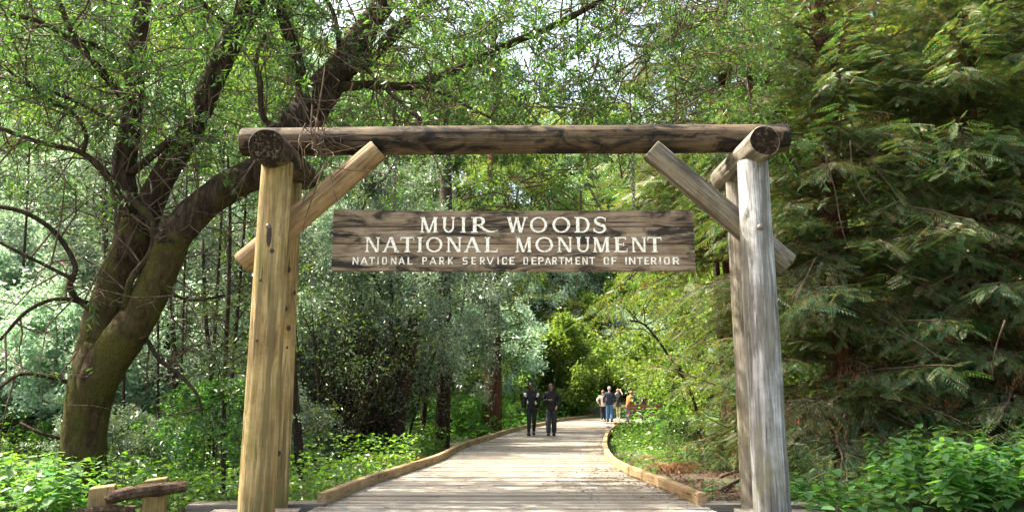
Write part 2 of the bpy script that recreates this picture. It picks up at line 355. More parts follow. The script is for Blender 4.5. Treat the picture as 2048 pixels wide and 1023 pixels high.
def kerb(C, out, n0, seglen, y_from):
    # C inner edge polyline; out = sign of outward side
    d = np.concatenate([[0], np.cumsum(np.linalg.norm(np.diff(C, axis=0), axis=1))]); total = d[-1]; s = 0; k = 0
    while s < total-.3:
        e = min(s+seglen, total); m = 6; P = resample(C, np.linspace(s/total, (e-.022)/total, m))
        if P[0][1] >= y_from-.01:
            Tn = nrm(np.gradient(P, axis=0)); Nn = np.stack([-Tn[:, 1], Tn[:, 0]], 1)*out
            c = P.mean(0); ang = math.atan2(*(P[-1]-P[0])[::-1]); Rm = np.array([[math.cos(-ang), -math.sin(-ang)], [math.sin(-ang), math.cos(-ang)]])
            a = (P-c)@Rm.T; b = (P+Nn*.105-c)@Rm.T; z0, z1 = .004, .135+rng.uniform(-.004, .004); be = .012
            a2 = (P+Nn*be-c)@Rm.T; b2 = (P+Nn*(.105-be)-c)@Rm.T
            V = np.concatenate([np.column_stack([w_, np.full(m, z)]) for w_, z in ((a, z0), (a, z1-be), (a2, z1), (b2, z1), (b, z1-be), (b, z0))])
            Q = []
            for r_ in range(6):
                r2 = (r_+1) % 6
                for i in range(m-1): Q.append((r_*m+i, r_*m+i+1, r2*m+i+1, r2*m+i))
            g = Geo(); g.add(V, Q)
            for i in (0, m-1): g.add([V[r_*m+i] for r_ in range(6)], [(0, 1, 4, 5), (1, 2, 3, 4)])
            o = g.obj('kerb_rail', M_KERB, walk, loc=(c[0], c[1], 0)); o.rotation_euler.z = ang
        s = e; k += 1
kerb(A[A[:, 1] > 9.6], 1, 0, 2.4, 9.5)
kerb(B[(B[:, 1] > 9.6) & (B[:, 1] < 33)], -1, 0, 1.8, 9.5)

# ------------------------------------------------------------------ log gateway
gate = thing('log_gateway', 'tall rustic log gateway with double posts and slanting braces over the boardwalk', 'gateway', (0, 8.95, 0))
G0 = np.array([0, 8.95, 0.])
def logpart(name, p0, p1, r0, r1, mat, parent=gate, seed=0, rings=22, sides=72, origin=G0, bend=0.0, capmat=M_END):
    rg = np.random.RandomState(seed); p0 = np.array(p0, float); p1 = np.array(p1, float); L = np.linalg.norm(p1-p0)
    ph = rg.rand(6)*6.28; ang = np.arange(sides)*2*math.pi/sides; V = []
    zs = np.concatenate([[0, .012], np.linspace(.05, L-.05, rings), [L-.012, L]]); fr = np.concatenate([[.94, .99], np.ones(rings), [.99, .94]])
    ck = [(rg.rand()*6.28, rg.uniform(.0, L*.7), rg.uniform(.5, L*.8), rg.uniform(-.15, .15), rg.uniform(.03, .075)) for _ in range(9)]
    for z, f in zip(zs, fr):
        r = (r0+(r1-r0)*z/L)*f*(1+.02*np.sin(2*ang+ph[0]+z*.7)+.018*np.sin(3*ang+ph[1]-z*1.1)+.012*np.sin(z*2.3+ph[2])+.01*np.sin(7*ang+ph[3]+.3*z)+rg.uniform(-.003, .003, sides))
        for a0, z0_, ln_, tw, dp in ck:
            env = max(0, 1-abs((z-z0_-ln_/2)/(ln_/2))**4) if z0_ < z < z0_+ln_ else 0
            da = (ang-a0-tw*z+math.pi) % (2*math.pi)-math.pi; r = r*(1-dp*env*np.exp(-(da/.055)**2))
        V.append(np.stack([np.cos(ang)*r+bend*math.sin(math.pi*z/L), np.sin(ang)*r, np.full(sides, z)], 1))
    n = len(zs); V = np.concatenate(V+[np.array([[0, 0, 0.]]), np.array([[0, 0, L]])]); j = np.arange(sides); k = (j+1) % sides
    Q = np.concatenate([np.stack([i*sides+j, i*sides+k, (i+1)*sides+k, (i+1)*sides+j], 1) for i in range(n-1)])
    T = np.concatenate([np.stack([k, j, np.full(sides, n*sides)], 1), np.stack([(n-1)*sides+j, (n-1)*sides+k, np.full(sides, n*sides+1)], 1)])
    me = make_mesh(name, V, Q, T, [mat, capmat], False)
    mi = np.zeros(len(me.polygons), dtype=np.int32); mi[-2*sides:] = 1; me.polygons.foreach_set('material_index', mi)
    sm = np.ones(len(me.polygons), dtype=bool); sm[-2*sides:] = False; me.polygons.foreach_set('use_smooth', sm)
    o = link(name, me, parent); o.location = p0-origin; d = Vector(p1-p0).normalized()
    o.rotation_mode = 'QUATERNION'; o.rotation_quaternion = d.to_track_quat('Z', 'Y'); return o
postFL = logpart('post', (-2.635, 8.55, -.45), (-2.60, 8.55, 3.80), .183, .168, M_POSTL, seed=1)
postBL = logpart('post', (-2.70, 9.36, -.45), (-2.70, 9.36, 3.80), .175, .160, M_POSTL, seed=2)
postFR = logpart('post', (2.675, 8.55, -.45), (2.665, 8.55, 3.80), .190, .165, M_POSTR, seed=3)
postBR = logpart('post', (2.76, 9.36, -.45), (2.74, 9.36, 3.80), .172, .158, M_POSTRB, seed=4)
crossL = logpart('cross_log', at(532, 291, 8.12), at(612, 356, 9.78), .190, .165, M_BEAM, seed=5)
crossR = logpart('cross_log', at(1530, 281, 8.15), at(1446, 360, 9.78), .168, .158, M_BRACER, seed=6)
zb = at(1024, 279, 8.95)[2]
beam = logpart('beam', at(486, 284, 8.97), at(1574, 276, 8.97), .170, .160, M_BEAM, seed=7, rings=40)
braL = logpart('brace', at(486, 528, 8.93), at(757, 299, 8.80), .145, .135, M_BRACEL, seed=8)
braR = logpart('brace', at(1574, 530, 8.93), at(1301, 299, 8.80), .145, .135, M_BRACER, seed=9)
def knot(par, px, py, Yc, rad, a, b, name='knot', mat=M_KNOT, proud=.35):
    # small oval knot on the front of a post-like log
    p = at(px, py, Yc-rad); ax = at(px, py, Yc); Xc = par.location.x+gate.location.x
    dx = p[0]-Xc; dx = max(-rad*.93, min(rad*.93, dx)); yy = Yc-math.sqrt(max(rad*rad-dx*dx, 0)); nrm_ = Vector((dx, yy-Yc, 0)).normalized()
    g = Geo(); rings = 5; sides = 10; V = []
    for i in range(rings):
        t_ = i/(rings-1)*math.pi/2
        for j in range(sides):
            c = j*2*math.pi/sides; V.append((math.cos(c)*a*1.3*math.cos(t_), math.sin(c)*b*1.3*math.cos(t_), math.sin(t_)*a*proud))
    Q = [(i*sides+j, i*sides+(j+1) % sides, (i+1)*sides+(j+1) % sides, (i+1)*sides+j) for i in range(rings-1) for j in range(sides)]
    g.add(V, Q); o = g.obj(name, mat, None, True)
    mw = Matrix.Translation(Vector((Xc+nrm_.x*rad*.985, Yc+nrm_.y*rad*.985, p[2]))) @ nrm_.to_track_quat('Z', 'Y').to_matrix().to_4x4()
    pm = Matrix.Translation(gate.location) @ Matrix.Translation(par.location) @ par.rotation_quaternion.to_matrix().to_4x4()
    o.parent = par; o.matrix_parent_inverse = pm.inverted(); o.matrix_basis = mw
    return o
for (px, py, a, b) in ((538, 470, .022, .10), (545, 501, .028, .028), (549, 596, .018, .022), (540, 631, .013, .016), (513, 680, .012, .014), (517, 946, .015, .018), (528, 760, .010, .02), (520, 560, .010, .014)):
    knot(postFL, px, py, 8.55, .176, a, b)
for (px, py, a, b) in ((576, 538, .022, .03), (587, 583, .018, .022), (569, 616, .026, .026), (575, 655, .022, .026), (572, 694, .013, .016), (560, 761, .012, .02), (556, 906, .025, .03)):
    knot(postBL, px, py, 9.36, .168, a, b)
knot(postFR, 1521, 454, 8.55, .172, .028, .028, 'bolt', M_IRON, .9)
knot(postFR, 1519, 640, 8.55, .176, .012, .02); knot(postFR, 1530, 830, 8.55, .18, .012, .03)
knot(postFL, 537, 452, 8.55, .170, .024, .024, 'bolt', M_IRON, .8)

# timbers at the foot of the posts
g = Geo(); box(g, -.62, .62, -.16, .16, -.1, .03)
tb = [((-2.93, 9.62, 0), .06, 'grey foot timber beside the base of the yellowish double post', 1.25), ((2.85, 9.60, 0), -.06, 'grey foot timber beside the base of the pale grey double post', 1.1)]
tm = g.mesh('foot_timber', M_TIMBER)
for p, rz, lb, sx in tb:
    o = link('foot_timber', tm); o.location = p; o.rotation_euler.z = rz; o.scale.x = sx; tag(o, lb, 'timber')
for p, rz, lb in (((-2.78, 9.02, .0), .12, 'grey timber block between the two yellowish posts'), ((2.9, 9.0, .0), -.1, 'grey timber block between the two pale grey posts')):
    o = link('foot_timber', tm); o.location = p; o.rotation_euler.z = rz; o.scale = (.75, .9, .9); tag(o, lb, 'timber')

# ------------------------------------------------------------------ hanging sign
YS = 8.90
sign = thing('hanging_sign', 'long weathered wooden sign with carved white lettering hanging on chains', 'sign', tuple(at(1026, 481, YS)))
S0 = np.array(sign.location)
def sp(px, py, y=YS):
    d = ray(px, py); p = CAM+d*(y/d[1]); return p-S0
rows = [(421, 452.5), (453.0, 487.0), (487.6, 541)]
for k, (t0, t1) in enumerate(rows):
    g = Geo(); n = 24; z0, z1 = sp(1026, t1)[2], sp(1026, t0)[2]; xl, xr = -2.035, 2.035
    xl = sp(665, 481)[0]; xr = sp(1388.5, 481)[0]
    xs = np.linspace(xl, xr, n); rg = np.random.RandomState(k+20)
    zt = z1+(np.interp(xs, [xl, -1.2, 0, 1.4, xr], [.015, .0, -.006, .004, .006]) if k == 0 else -.0015)+rg.uniform(-.0015, .0015, n)
    zbm = z0+(np.interp(xs, [xl, 0, xr], [.004, -.004, 0]) if k == 2 else .0015)+rg.uniform(-.001, .001, n)
    yo = (0, .003, .001)[k]; be = .006; V = []
    for y_, zz in ((yo+be, zbm), (yo, zbm+be), (yo, zt-be), (yo+be, zt), (.075, zt), (.075, zbm)):
        V.append(np.column_stack([xs, np.full(n, y_), np.broadcast_to(zz, n)]))
    V = np.concatenate(V); Q = [(r_*n+i, ((r_+1) % 6)*n+i, ((r_+1) % 6)*n+i+1, r_*n+i+1) for r_ in range(6) for i in range(n-1)]
    g.add(V, Q)
    for i in (0, n-1): g.add([V[r_*n+i] for r_ in range(6)], [(0, 1, 2, 5), (2, 3, 4, 5)])
    g.obj('sign_plank', M_SIGN, sign)
TT, tt = .20, .115
def hl(x0, y0, x1, y1, w_): return [(x0-w_/2, y0), (x0+w_/2, y0), (x1+w_/2, y1), (x1-w_/2, y1)]
def rc(x0, y0, x1, y1): return [(x0, y0), (x1, y0), (x1, y1), (x0, y1)]
def arc(cx, cy, rx, ry, a0, a1, t0=tt, t1=TT, n=18):
    out = []; A_ = np.radians(np.linspace(a0, a1, n+1))
    for p, q in zip(A_[:-1], A_[1:]):
        f = lambda a, s: (cx+(rx+s*(t0+(t1-t0)*abs(math.cos(a)))/2)*math.cos(a), cy+(ry+s*(t0+(t1-t0)*abs(math.cos(a)))/2)*math.sin(a))
        out.append([f(p, -1), f(p, 1), f(q, 1), f(q, -1)])
    return out
def bez(p0, p1, p2, p3, w0, w1, wm=None, n=14):
    P = [np.array(p, float) for p in (p0, p1, p2, p3)]; pts = []
    for t in np.linspace(0, 1, n+1): pts.append((1-t)**3*P[0]+3*(1-t)**2*t*P[1]+3*(1-t)*t*t*P[2]+t**3*P[3])
    pts = np.array(pts); tn = nrm(np.gradient(pts, axis=0)); nn = np.stack([-tn[:, 1], tn[:, 0]], 1)
    wd = np.interp(np.linspace(0, 1, n+1), [0, .5, 1], [w0, wm if wm is not None else (w0+w1)/2, w1])[:, None]/2
    return [[tuple(pts[i]-nn[i]*wd[i]), tuple(pts[i+1]-nn[i+1]*wd[i+1]), tuple(pts[i+1]+nn[i+1]*wd[i+1]), tuple(pts[i]+nn[i]*wd[i])] for i in range(n)]
s_ = .065
def ser(x0, x1, y): return rc(x0, y, x1, y+s_)
SER = {
 'I': [rc(.10, 0, .10+TT, 1), ser(0, .37, 0), ser(0, .37, 1-s_)],
 'M': [hl(.14, 0, .16, 1, tt), hl(.20, 1, .58, 0, TT), hl(.62, 0, .98, 1, tt), hl(1.02, 1, 1.04, 0, TT), ser(0, .28, 0), ser(.88, 1.2, 0), ser(.02, .26, 1-s_), ser(.94, 1.18, 1-s_)],
 'U': [rc(.08, .35, .08+TT, 1), rc(.74, .35, .74+tt, 1), ser(0, .34, 1-s_), ser(.64, .92, 1-s_)]+arc(.475, .36, .31, .31, 180, 360, .10, .13),
 'R': [rc(.10, 0, .10+TT, 1), ser(0, .37, 0), ser(0, .30, 1-s_), rc(.25, .92, .45, 1), rc(.25, .46, .45, .53)]+arc(.45, .73, .215, .235, -90, 90, .08, .17)+bez((.42, .50), (.70, .22), (.95, -.12), (1.45, .16), .17, .03, .13),
 'W': [hl(.12, 1, .38, 0, TT), hl(.38, 0, .62, 1, tt), hl(.62, 1, .88, 0, TT), hl(.90, 0, 1.18, 1, tt), ser(0, .28, 1-s_), ser(.52, .76, 1-s_), ser(1.06, 1.32, 1-s_)],
 'O': arc(.5, .5, .43, .46, 0, 360, .08, .15, 36),
 'D': [rc(.10, 0, .10+TT, 1), ser(0, .3, 0), ser(0, .3, 1-s_), rc(.25, .92, .45, 1), rc(.25, 0, .45, .08)]+arc(.45, .5, .39, .46, -90, 90, .08, .17),
 'S': bez((.66, .80), (.60, 1.05), (.08, 1.05), (.12, .72), .06, .15, .10)+bez((.12, .72), (.16, .48), (.66, .55), (.62, .24), .15, .14, .19)+bez((.62, .24), (.56, -.07), (.10, -.06), (.04, .22), .14, .06, .10)+[rc(.63, .72, .68, .96), rc(.02, .04, .07, .28)],
 'N': [hl(.14, 0, .14, 1, tt), hl(.18, 1, .84, 0, TT), rc(.84, 0, .84+tt, 1), ser(0, .28, 0), ser(.0, .22, 1-s_), ser(.74, 1.02, 1-s_)],
 'A': [hl(.12, 0, .50, 1, tt), hl(.52, 1, .90, 0, TT), rc(.26, .30, .76, .37), ser(0, .27, 0), ser(.74, 1.06, 0)],
 'T': [rc(.38, 0, .38+TT, 1), ser(.28, .65, 0), rc(.03, .92, .90, 1), hl(.03, .78, .07, .94, .05), hl(.90, .78, .86, .94, .05)],
 'L': [rc(.10, 0, .10+TT, 1), ser(0, .37, 1-s_), ser(0, .2, 0), rc(.2, 0, .80, .08), hl(.80, .04, .84, .24, .06)],
 'E': [rc(.10, 0, .10+TT, 1), ser(0, .2, 0), ser(0, .2, 1-s_), rc(.2, 0, .76, .08), rc(.2, .92, .72, 1), rc(.25, .48, .58, .55), hl(.76, .02, .80, .22, .06), hl(.70, .80, .72, .98, .06), rc(.56, .40, .61, .63)],
}
q_ = .19
SAN = {
 'N': [rc(0, 0, q_, 1), rc(.65, 0, .8, 1), hl(.10, 1, .70, 0, .17)], 'A': [hl(.08, 0, .44, 1, .16), hl(.44, 1, .8, 0, .16), rc(.2, .24, .68, .37)],
 'T': [rc(.30, 0, .45, 1), rc(0, .86, .75, 1)], 'I': [rc(0, 0, q_, 1)], 'L': [rc(0, 0, q_, 1), rc(q_, 0, .62, .14)],
 'O': [rc(0, .12, q_, .88), rc(.55, .12, .7, .88), rc(.07, 0, .63, .14), rc(.07, .86, .63, 1)],
 'P': [rc(0, 0, q_, 1), rc(q_, .86, .55, 1), rc(q_, .42, .55, .55), rc(.5, .5, .65, .92)],
 'R': [rc(0, 0, q_, 1), rc(q_, .86, .55, 1), rc(q_, .42, .55, .55), rc(.5, .5, .65, .92), hl(.35, .44, .62, 0, .18)],
 'K': [rc(0, 0, q_, 1), hl(.18, .5, .62, 1, .19), hl(.20, .56, .66, 0, .19)],
 'S': [rc(.08, .86, .62, 1), rc(.08, .43, .58, .56), rc(.04, 0, .58, .14), rc(0, .5, q_, .92), rc(.5, .08, .65, .5)],
 'E': [rc(0, 0, q_, 1), rc(q_, 0, .6, .14), rc(q_, .86, .6, 1), rc(q_, .43, .52, .56)], 'F': [rc(0, 0, q_, 1), rc(q_, .86, .6, 1), rc(q_, .43, .52, .56)],
 'V': [hl(.08, 1, .42, 0, .16), hl(.42, 0, .78, 1, .16)], 'C': [rc(0, .1, q_, .9), rc(.07, 0, .65, .14), rc(.07, .86, .65, 1), rc(.52, .14, .65, .28), rc(.52, .72, .65, .86)],
 'D': [rc(0, 0, q_, 1), rc(.55, .1, .7, .9), rc(q_, 0, .62, .14), rc(q_, .86, .62, 1)],
 'M': [rc(0, 0, q_, 1), rc(.75, 0, .9, 1), hl(.10, 1, .45, .3, .16), hl(.45, .3, .80, 1, .16)],
}
def glyph_mesh(font, ch):
    g = Geo(); P = font[ch]; allx = [x for p in P for x, y in p]; x0, x1 = min(allx), max(allx)
    for i, p in enumerate(P):
        p = [((x-x0)/(x1-x0), y) for x, y in p]; d0 = -.006-.00015*(i % 7)
        ar = sum(p[k][0]*p[(k+1) % 4][1]-p[(k+1) % 4][0]*p[k][1] for k in range(4))
        if ar < 0: p = p[::-1]
        V = [(x, d0, y) for x, y in p]+[(x, .004, y) for x, y in p]
        g.add(V, [(0, 1, 2, 3), (4, 7, 6, 5), (0, 4, 5, 1), (1, 5, 6, 2), (2, 6, 7, 3), (3, 7, 4, 0)])
    return g.mesh('letter', M_PAINT)
cache = {}
def letters(font, fid, text, xs, ytop, ybot):
    for ch, (xa, xb) in zip(text, xs):
        if (fid, ch) not in cache: cache[(fid, ch)] = glyph_mesh(font, ch)
        a = sp(xa, ybot, YS); b = sp(xb, ytop, YS)
        o = link('letter', cache[(fid, ch)], sign); o.location = (a[0], 0, a[2]); o.scale = (b[0]-a[0], 1, b[2]-a[2])
letters(SER, 0, 'MUIRWOODS', [(840, 876), (884, 910), (921, 932), (942, 996), (1014, 1055), (1060, 1094), (1105, 1140), (1149, 1179), (1187, 1212)], 434, 465)
letters(SER, 0, 'NATIONALMONUMENT', [(730, 760), (765, 799), (800, 829), (834, 845), (852, 885), (893, 923), (928, 962), (969, 996), (1031, 1063), (1071, 1106), (1115, 1144), (1152, 1179), (1186, 1219), (1228, 1255), (1263, 1292), (1295, 1323)], 474, 504)
letters(SAN, 1, 'NATIONALPARKSERVICEDEPARTMENTOFINTERIOR', [(705, 717), (721, 736), (738, 750), (755, 757.5), (764, 774), (782, 793), (797, 810), (815, 825), (844.5, 854), (859, 873), (878.5, 889), (896, 907), (925, 935), (943, 952), (960, 970), (973, 988), (995, 997.5), (1004, 1014), (1019, 1029), (1047, 1056), (1063, 1073), (1076.5, 1087), (1089.5, 1102), (1104.5, 1114), (1117.5, 1128.5), (1131, 1144), (1151, 1160), (1165, 1175), (1178.5, 1190), (1207.5, 1217.5), (1223, 1233), (1251, 1253.5), (1258, 1270.5), (1274, 1285), (1289, 1298), (1302, 1313), (1319, 1321.5), (1328, 1339), (1345.6, 1358.6)], 514, 528.5)
def torus_link(g, c, R1, R2, r, flip):
    n, m = 10, 5; V = []
    for i in range(n):
        a = i*2*math.pi/n; ex, ez = math.cos(a)*R1, math.sin(a)*R2
        for j in range(m):
            b = j*2*math.pi/m; x = ex+math.cos(a)*r*math.cos(b); z = ez+math.sin(a)*r*math.cos(b); y = r*math.sin(b)
            V.append((c[0]+(x if not flip else y), c[1]+(y if not flip else x), c[2]+z))
    g.add(V, [(i*m+j, ((i+1) % n)*m+j, ((i+1) % n)*m+(j+1) % m, i*m+(j+1) % m) for i in range(n) for j in range(m)])
for px in (791, 1266):
    g = Geo(); top = sp(px, 305); bot = sp(px, 424); nlk = 16
    for i in range(nlk): torus_link(g, (top[0], .035, top[2]+(bot[2]-top[2])*(i+.5)/nlk), .016, .031, .007, i % 2)
    tag(g.obj('chain', M_IRON, sign, True), kind='stuff')

# ------------------------------------------------------------------ split-rail fence, lower left
fence = thing('split_rail_fence', 'low rustic fence of two square posts and a bark-covered rail', 'fence', tuple(at(250, 1023, 9.0)*[1, 1, 0]+[0, 0, gz(-4.4, 9)]))
FO = np.array(fence.location)
def fpost(px0, px1, py, Y, rz):
    a = at(px0, py, Y); b = at(px1, py, Y); w_ = (b[0]-a[0])/2*.86; z = a[2]; g = Geo()
    V = []
    for zz, s in ((-.6, 1.06), (z-.01, 1.0), (z, .94)):
        for sx, sy in ((-1, -1), (1, -1), (1, 1), (-1, 1)): V.append((sx*w_*s, sy*w_*s, zz+(.012*sx if zz > 0 else 0)))
    Q = [(l*4+i, l*4+(i+1) % 4, l*4+4+(i+1) % 4, l*4+4+i) for l in (0, 1) for i in range(4)]+[(8, 9, 10, 11)]
    g.add(V, Q); o = g.obj('post', M_FENCE, fence); o.location = ((a[0]+b[0])/2-FO[0], Y-FO[1], -FO[2]); o.rotation_euler.z = rz
fpost(180, 233, 971, 9.0, .35); fpost(290, 337, 956, 9.35, .3)
g = Geo(); rg = np.random.RandomState(4)
P = spline([at(212, 1000, 8.82), at(245, 988, 8.87), at(285, 981, 8.98), at(330, 977, 9.1), at(372, 970, 9.2)], 4)
tube(g, P-FO, np.interp(np.linspace(0, 1, len(P)), [0, .1, .3, .8, 1], [.05, .066, .072, .07, .06]), 10, True, .12, rg)
g.obj('rail', M_RAIL, fence)
g = Geo(); P = spline([at(150, 1030, 8.8), at(200, 1020, 8.85), at(270, 1018, 9.0)], 4); tube(g, P-FO, .05, 8, True, .1, rg); g.obj('rail', M_RAIL, fence)
g = Geo(); tube(g, [(0, 0, -.3), (0, 0, .05)], [.09, .085], 12, True, .03, rg)
p = at(1668, 1022, 9.1); tag(g.obj('tree_stump', M_RAIL, None, loc=(p[0], p[1], 0.0)), 'short dark cut stump half hidden by broad leaved plants', 'stump')

# ------------------------------------------------------------------ leaf builders
def leaves_geo(rng, B, D, Ls, Ws, fold=.25, nvec=None):
    """quads with base B, direction D, length, width; returns V,Q"""
    n = len(B); D = nrm(D); rv = rng.normal(size=(n, 3)) if nvec is None else nvec
    S = nrm(np.cross(D, rv)); Nn = np.cross(S, D); Ls = np.broadcast_to(Ls, (n,))[:, None]; Ws = np.broadcast_to(Ws, (n,))[:, None]
    mid = B + D*Ls*.42; up = Nn*Ws*fold
    tip = B + D*Ls - np.array([0, 0, 1])*Ls*.08
    V = np.stack([B, mid+S*Ws/2+up, tip, mid-S*Ws/2+up], 1).reshape(-1, 3)
    return V, np.arange(n*4).reshape(n, 4)
def twig_leaves(rng, P0, P1, per, L, W, spread=.9, droop=.5, jitter=.05, flat=0):
    n = len(P0); idx = np.repeat(np.arange(n), per); t = rng.rand(len(idx))[:, None]
    ax = nrm(P1-P0)[idx]; B = P0[idx]+(P1-P0)[idx]*t+rng.normal(size=(len(idx), 3))*jitter
    rad = rng.normal(size=(len(idx), 3)); rad = nrm(rad-ax*(rad*ax).sum(1, keepdims=True))
    D = ax*.7+rad*spread; D[:, 2] -= droop*rng.rand(len(idx)); D = nrm(D)
    nv = rng.normal(size=(len(idx), 3)); nv[:, 2] += flat
    s = rng.uniform(.65, 1.25, len(idx)); return leaves_geo(rng, B, D, L*s, W*s*rng.uniform(.8, 1.2, len(idx)), nvec=nv)

def grow(rng, p, d, L, r, depth, segs, twigs, kids=(5, 5), up=.1, wander=.25, first=.25, shrink=.55, spread=.8):
    n = 6; P = [np.array(p, float)]; d = nrm(d); 
    for i in range(n):
        d = nrm(d+rng.normal(size=3)*wander*.5+np.array([0, 0, up*.3])); P.append(P[-1]+d*L/n)
    P = np.array(P); rr = np.linspace(r, r*.35, n+1); segs.append((P, rr))
    if depth == 0: twigs.append((P[2], P[-1])); return
    for k in range(kids[0] if depth > 1 else kids[1]):
        t = first+(1-first)*(k+rng.rand())/max(1, kids[0] if depth > 1 else kids[1]); i = min(n-1, int(t*n)); f = t*n-i
        q = P[i]+(P[i+1]-P[i])*f; dd = nrm(P[i+1]-P[i]); rad = rng.normal(size=3); rad = nrm(rad-dd*np.dot(rad, dd))
        grow(rng, q, nrm(dd*.7+rad*spread+np.array([0, 0, up])), L*shrink*rng.uniform(.7, 1.2)*(1.1-.4*t), r*.5*(1-.4*t), depth-1, segs, twigs, kids, up, wander, first, shrink, spread)
    twigs.append((P[-3], P[-1]))

def tree_meshes(seed, H, r0, base, Rc, limbs, leaf, bark, L, W, per, kids=(6, 5), lean=0, profile=None, up=.15, droop=.4, stems=1, minr=.006, flat=0, spread=.9):
    rng = np.random.RandomState(seed); wood_g, segs, twigs = Geo(), [], []
    for s in range(stems):
        off = np.array([0, 0, 0.]) if stems == 1 else np.array([rng.uniform(-.5, .5), rng.uniform(-.5, .5), 0])
        dirn = np.array([lean+rng.normal()*.05, rng.normal()*.05, 1]) if stems == 1 else np.array([off[0]*.5, off[1]*.5, 1])
        hh = H*rng.uniform(.85, 1) if s else H; n = 9; P = [off+np.array([0, 0, -.4])]; d = nrm(dirn)
        for i in range(n): d = nrm(d+rng.normal(size=3)*.06*np.array([1, 1, .3])); P.append(P[-1]+d*(hh+.4)/n)
        P = np.array(P); rr = r0*(1-.8*np.linspace(0, 1, n+1)**1.2)/(1 if stems == 1 else 1.4); rr[0] *= 1.35
        C = spline(np.column_stack([P, rr]), 3); tube(wood_g, C[:, :3], C[:, 3], 10, False, .05, rng)
        for k in range(limbs):
            t = base+(1-base)*(k+rng.rand()*.8)/limbs; q = resample(P, [min(t, .99)])[0]; a = k*2.4+rng.rand()
            prof = profile(((t-base)/(1-base))) if profile else math.sin(math.pi*min(1, .25+.75*((t-base)/(1-base))))**.6
            Ll = Rc*max(prof, .15)*rng.uniform(.8, 1.2)
            grow(rng, q, np.array([math.cos(a), math.sin(a), rng.uniform(.0, .7)]), Ll, r0*.28*(1.15-t), 2, segs, twigs, kids, up)
    for P, rr in segs:
        if rr[0] > minr: tube(wood_g, P[::2] if rr[0] < .03 else P, np.maximum(rr[::2] if rr[0] < .03 else rr, .004), 4 if rr[0] < .03 else 6, False)
    P0 = np.array([t[0] for t in twigs]); P1 = np.array([t[1] for t in twigs])
    V, Q = twig_leaves(rng, P0, P1, per, L, W, spread, droop, L*.7, flat)
    return wood_g.mesh('trunk', bark, True), make_mesh('crown', V, Q, None, leaf)
def where(x, y, rows):
    px = CX+F*x/(y*math.cos(TH)); cuts = ((110, 'left of the mossy trunk'), (330, 'just past the mossy trunk'), (490, 'short of the yellowish posts'), (680, 'just past the yellowish posts'), (870, "under the sign's first half"), (1030, 'behind the reddish bare trunk'), (1180, 'behind the dark-clad couple'), (1330, 'behind the distant walkers'), (1480, 'short of the pale posts'), (1700, 'just past the pale posts'), (1880, 'toward the frame edge beyond the pale posts'), (9999, 'at the far edge of the view'))
    a = next(t for c, t in cuts if px < c); r = sum(y > q for q in rows); return ('front row', 'second row', 'third row', 'fourth row', 'back row')[min(r, 4)]+', '+a
def place_tree(meshes, name, label, cat, group, x, y, s=1, rz=0, dz=0, sz=None):
    t = thing(name, label, cat, (x, y, gz(x, y)+dz), rz, group); t.scale = (s, s, sz or s)
    link('trunk', meshes[0], t); link('crown', meshes[1], t); return t

# ------------------------------------------------------------------ big laurel, left foreground
laurel = thing('laurel_tree', 'large mossy bay laurel with forking trunk arching behind the gateway', 'tree', tuple(on_z(165, 1000, -.3)*[1, 1, 0]+[0, 0, -.3]))
LO = np.array(laurel.location); rng = np.random.RandomState(11)
def pxline(pts, m=5):
    C = spline(np.array([[*at(x, y, Y), r*mpp(at(x, y, Y))] for x, y, r, Y in pts]), m); return C[:, :3]-LO, C[:, 3]
gl = Geo(); gtr = Geo(); limbs_px = []
def limb(pts, sides=10, g=gl, rough=.05):
    P, r = pxline(pts); tube(g, P, r, sides, True, rough, rng); limbs_px.append((P, r)); return P, r
limb([(160, 1060, 56, 11.2), (164, 990, 48, 11.2), (166, 900, 43, 11.2), (176, 810, 44, 11.2), (194, 740, 46, 11.2), (210, 690, 42, 11.2)], 16, gtr)
limb([(176, 840, 24, 11.22), (184, 770, 42, 11.22), (196, 690, 40, 11.25), (210, 620, 34, 11.3), (234, 550, 33, 11.35), (262, 490, 34, 11.4), (266, 440, 30, 11.4)], 14, gtr)
limb([(176, 850, 22, 11.15), (196, 760, 40, 11.1), (234, 695, 40, 11.1), (280, 630, 36, 11.1), (316, 550, 35, 11.1), (350, 470, 33, 11.1)], 14, gtr)
limb([(335, 500, 32, 11.1), (350, 470, 33.5, 11.1), (400, 415, 32, 11.2), (460, 372, 32, 11.3), (518, 342, 32, 11.5), (562, 300, 36, 11.7), (604, 240, 40, 11.9), (650, 178, 33, 12.0), (700, 110, 29, 12.1), (742, 45, 24, 12.2), (790, -30, 20, 12.3), (830, -120, 14, 12.4)], 14)
limb([(262, 490, 32, 11.4), (256, 420, 26, 11.4), (246, 350, 23, 11.4), (258, 270, 21, 11.4), (268, 190, 18, 11.4), (274, 100, 17, 11.4), (284, 0, 17, 11.4), (290, -120, 12, 11.5)], 12)
limb([(262, 500, 30, 11.4), (288, 440, 27, 11.45), (318, 370, 25, 11.5), (355, 305, 24, 11.5), (395, 235, 23, 11.6), (432, 145, 23, 11.6), (475, 55, 24, 11.7), (512, -10, 22, 11.7), (560, -110, 16, 11.8)], 12)
limb([(690, 145, 16, 12.05), (745, 110, 15, 12.1), (800, 55, 13, 12.2), (862, 0, 11, 12.3), (920, -70, 8, 12.4)], 8)
limb([(668, 175, 11, 12.0), (740, 170, 10, 11.9), (810, 173, 9, 11.8), (865, 158, 9, 11.7), (940, 128, 8, 11.6), (1020, 88, 8, 11.4), (1100, 55, 7, 11.3), (1200, 2, 6, 11.2), (1260, -40, 5, 11.1)], 8)
limb([(612, 225, 15, 11.9), (604, 175, 13, 11.8), (590, 100, 12, 11.7), (570, 50, 11, 11.6), (556, -10, 10, 11.6)], 8)
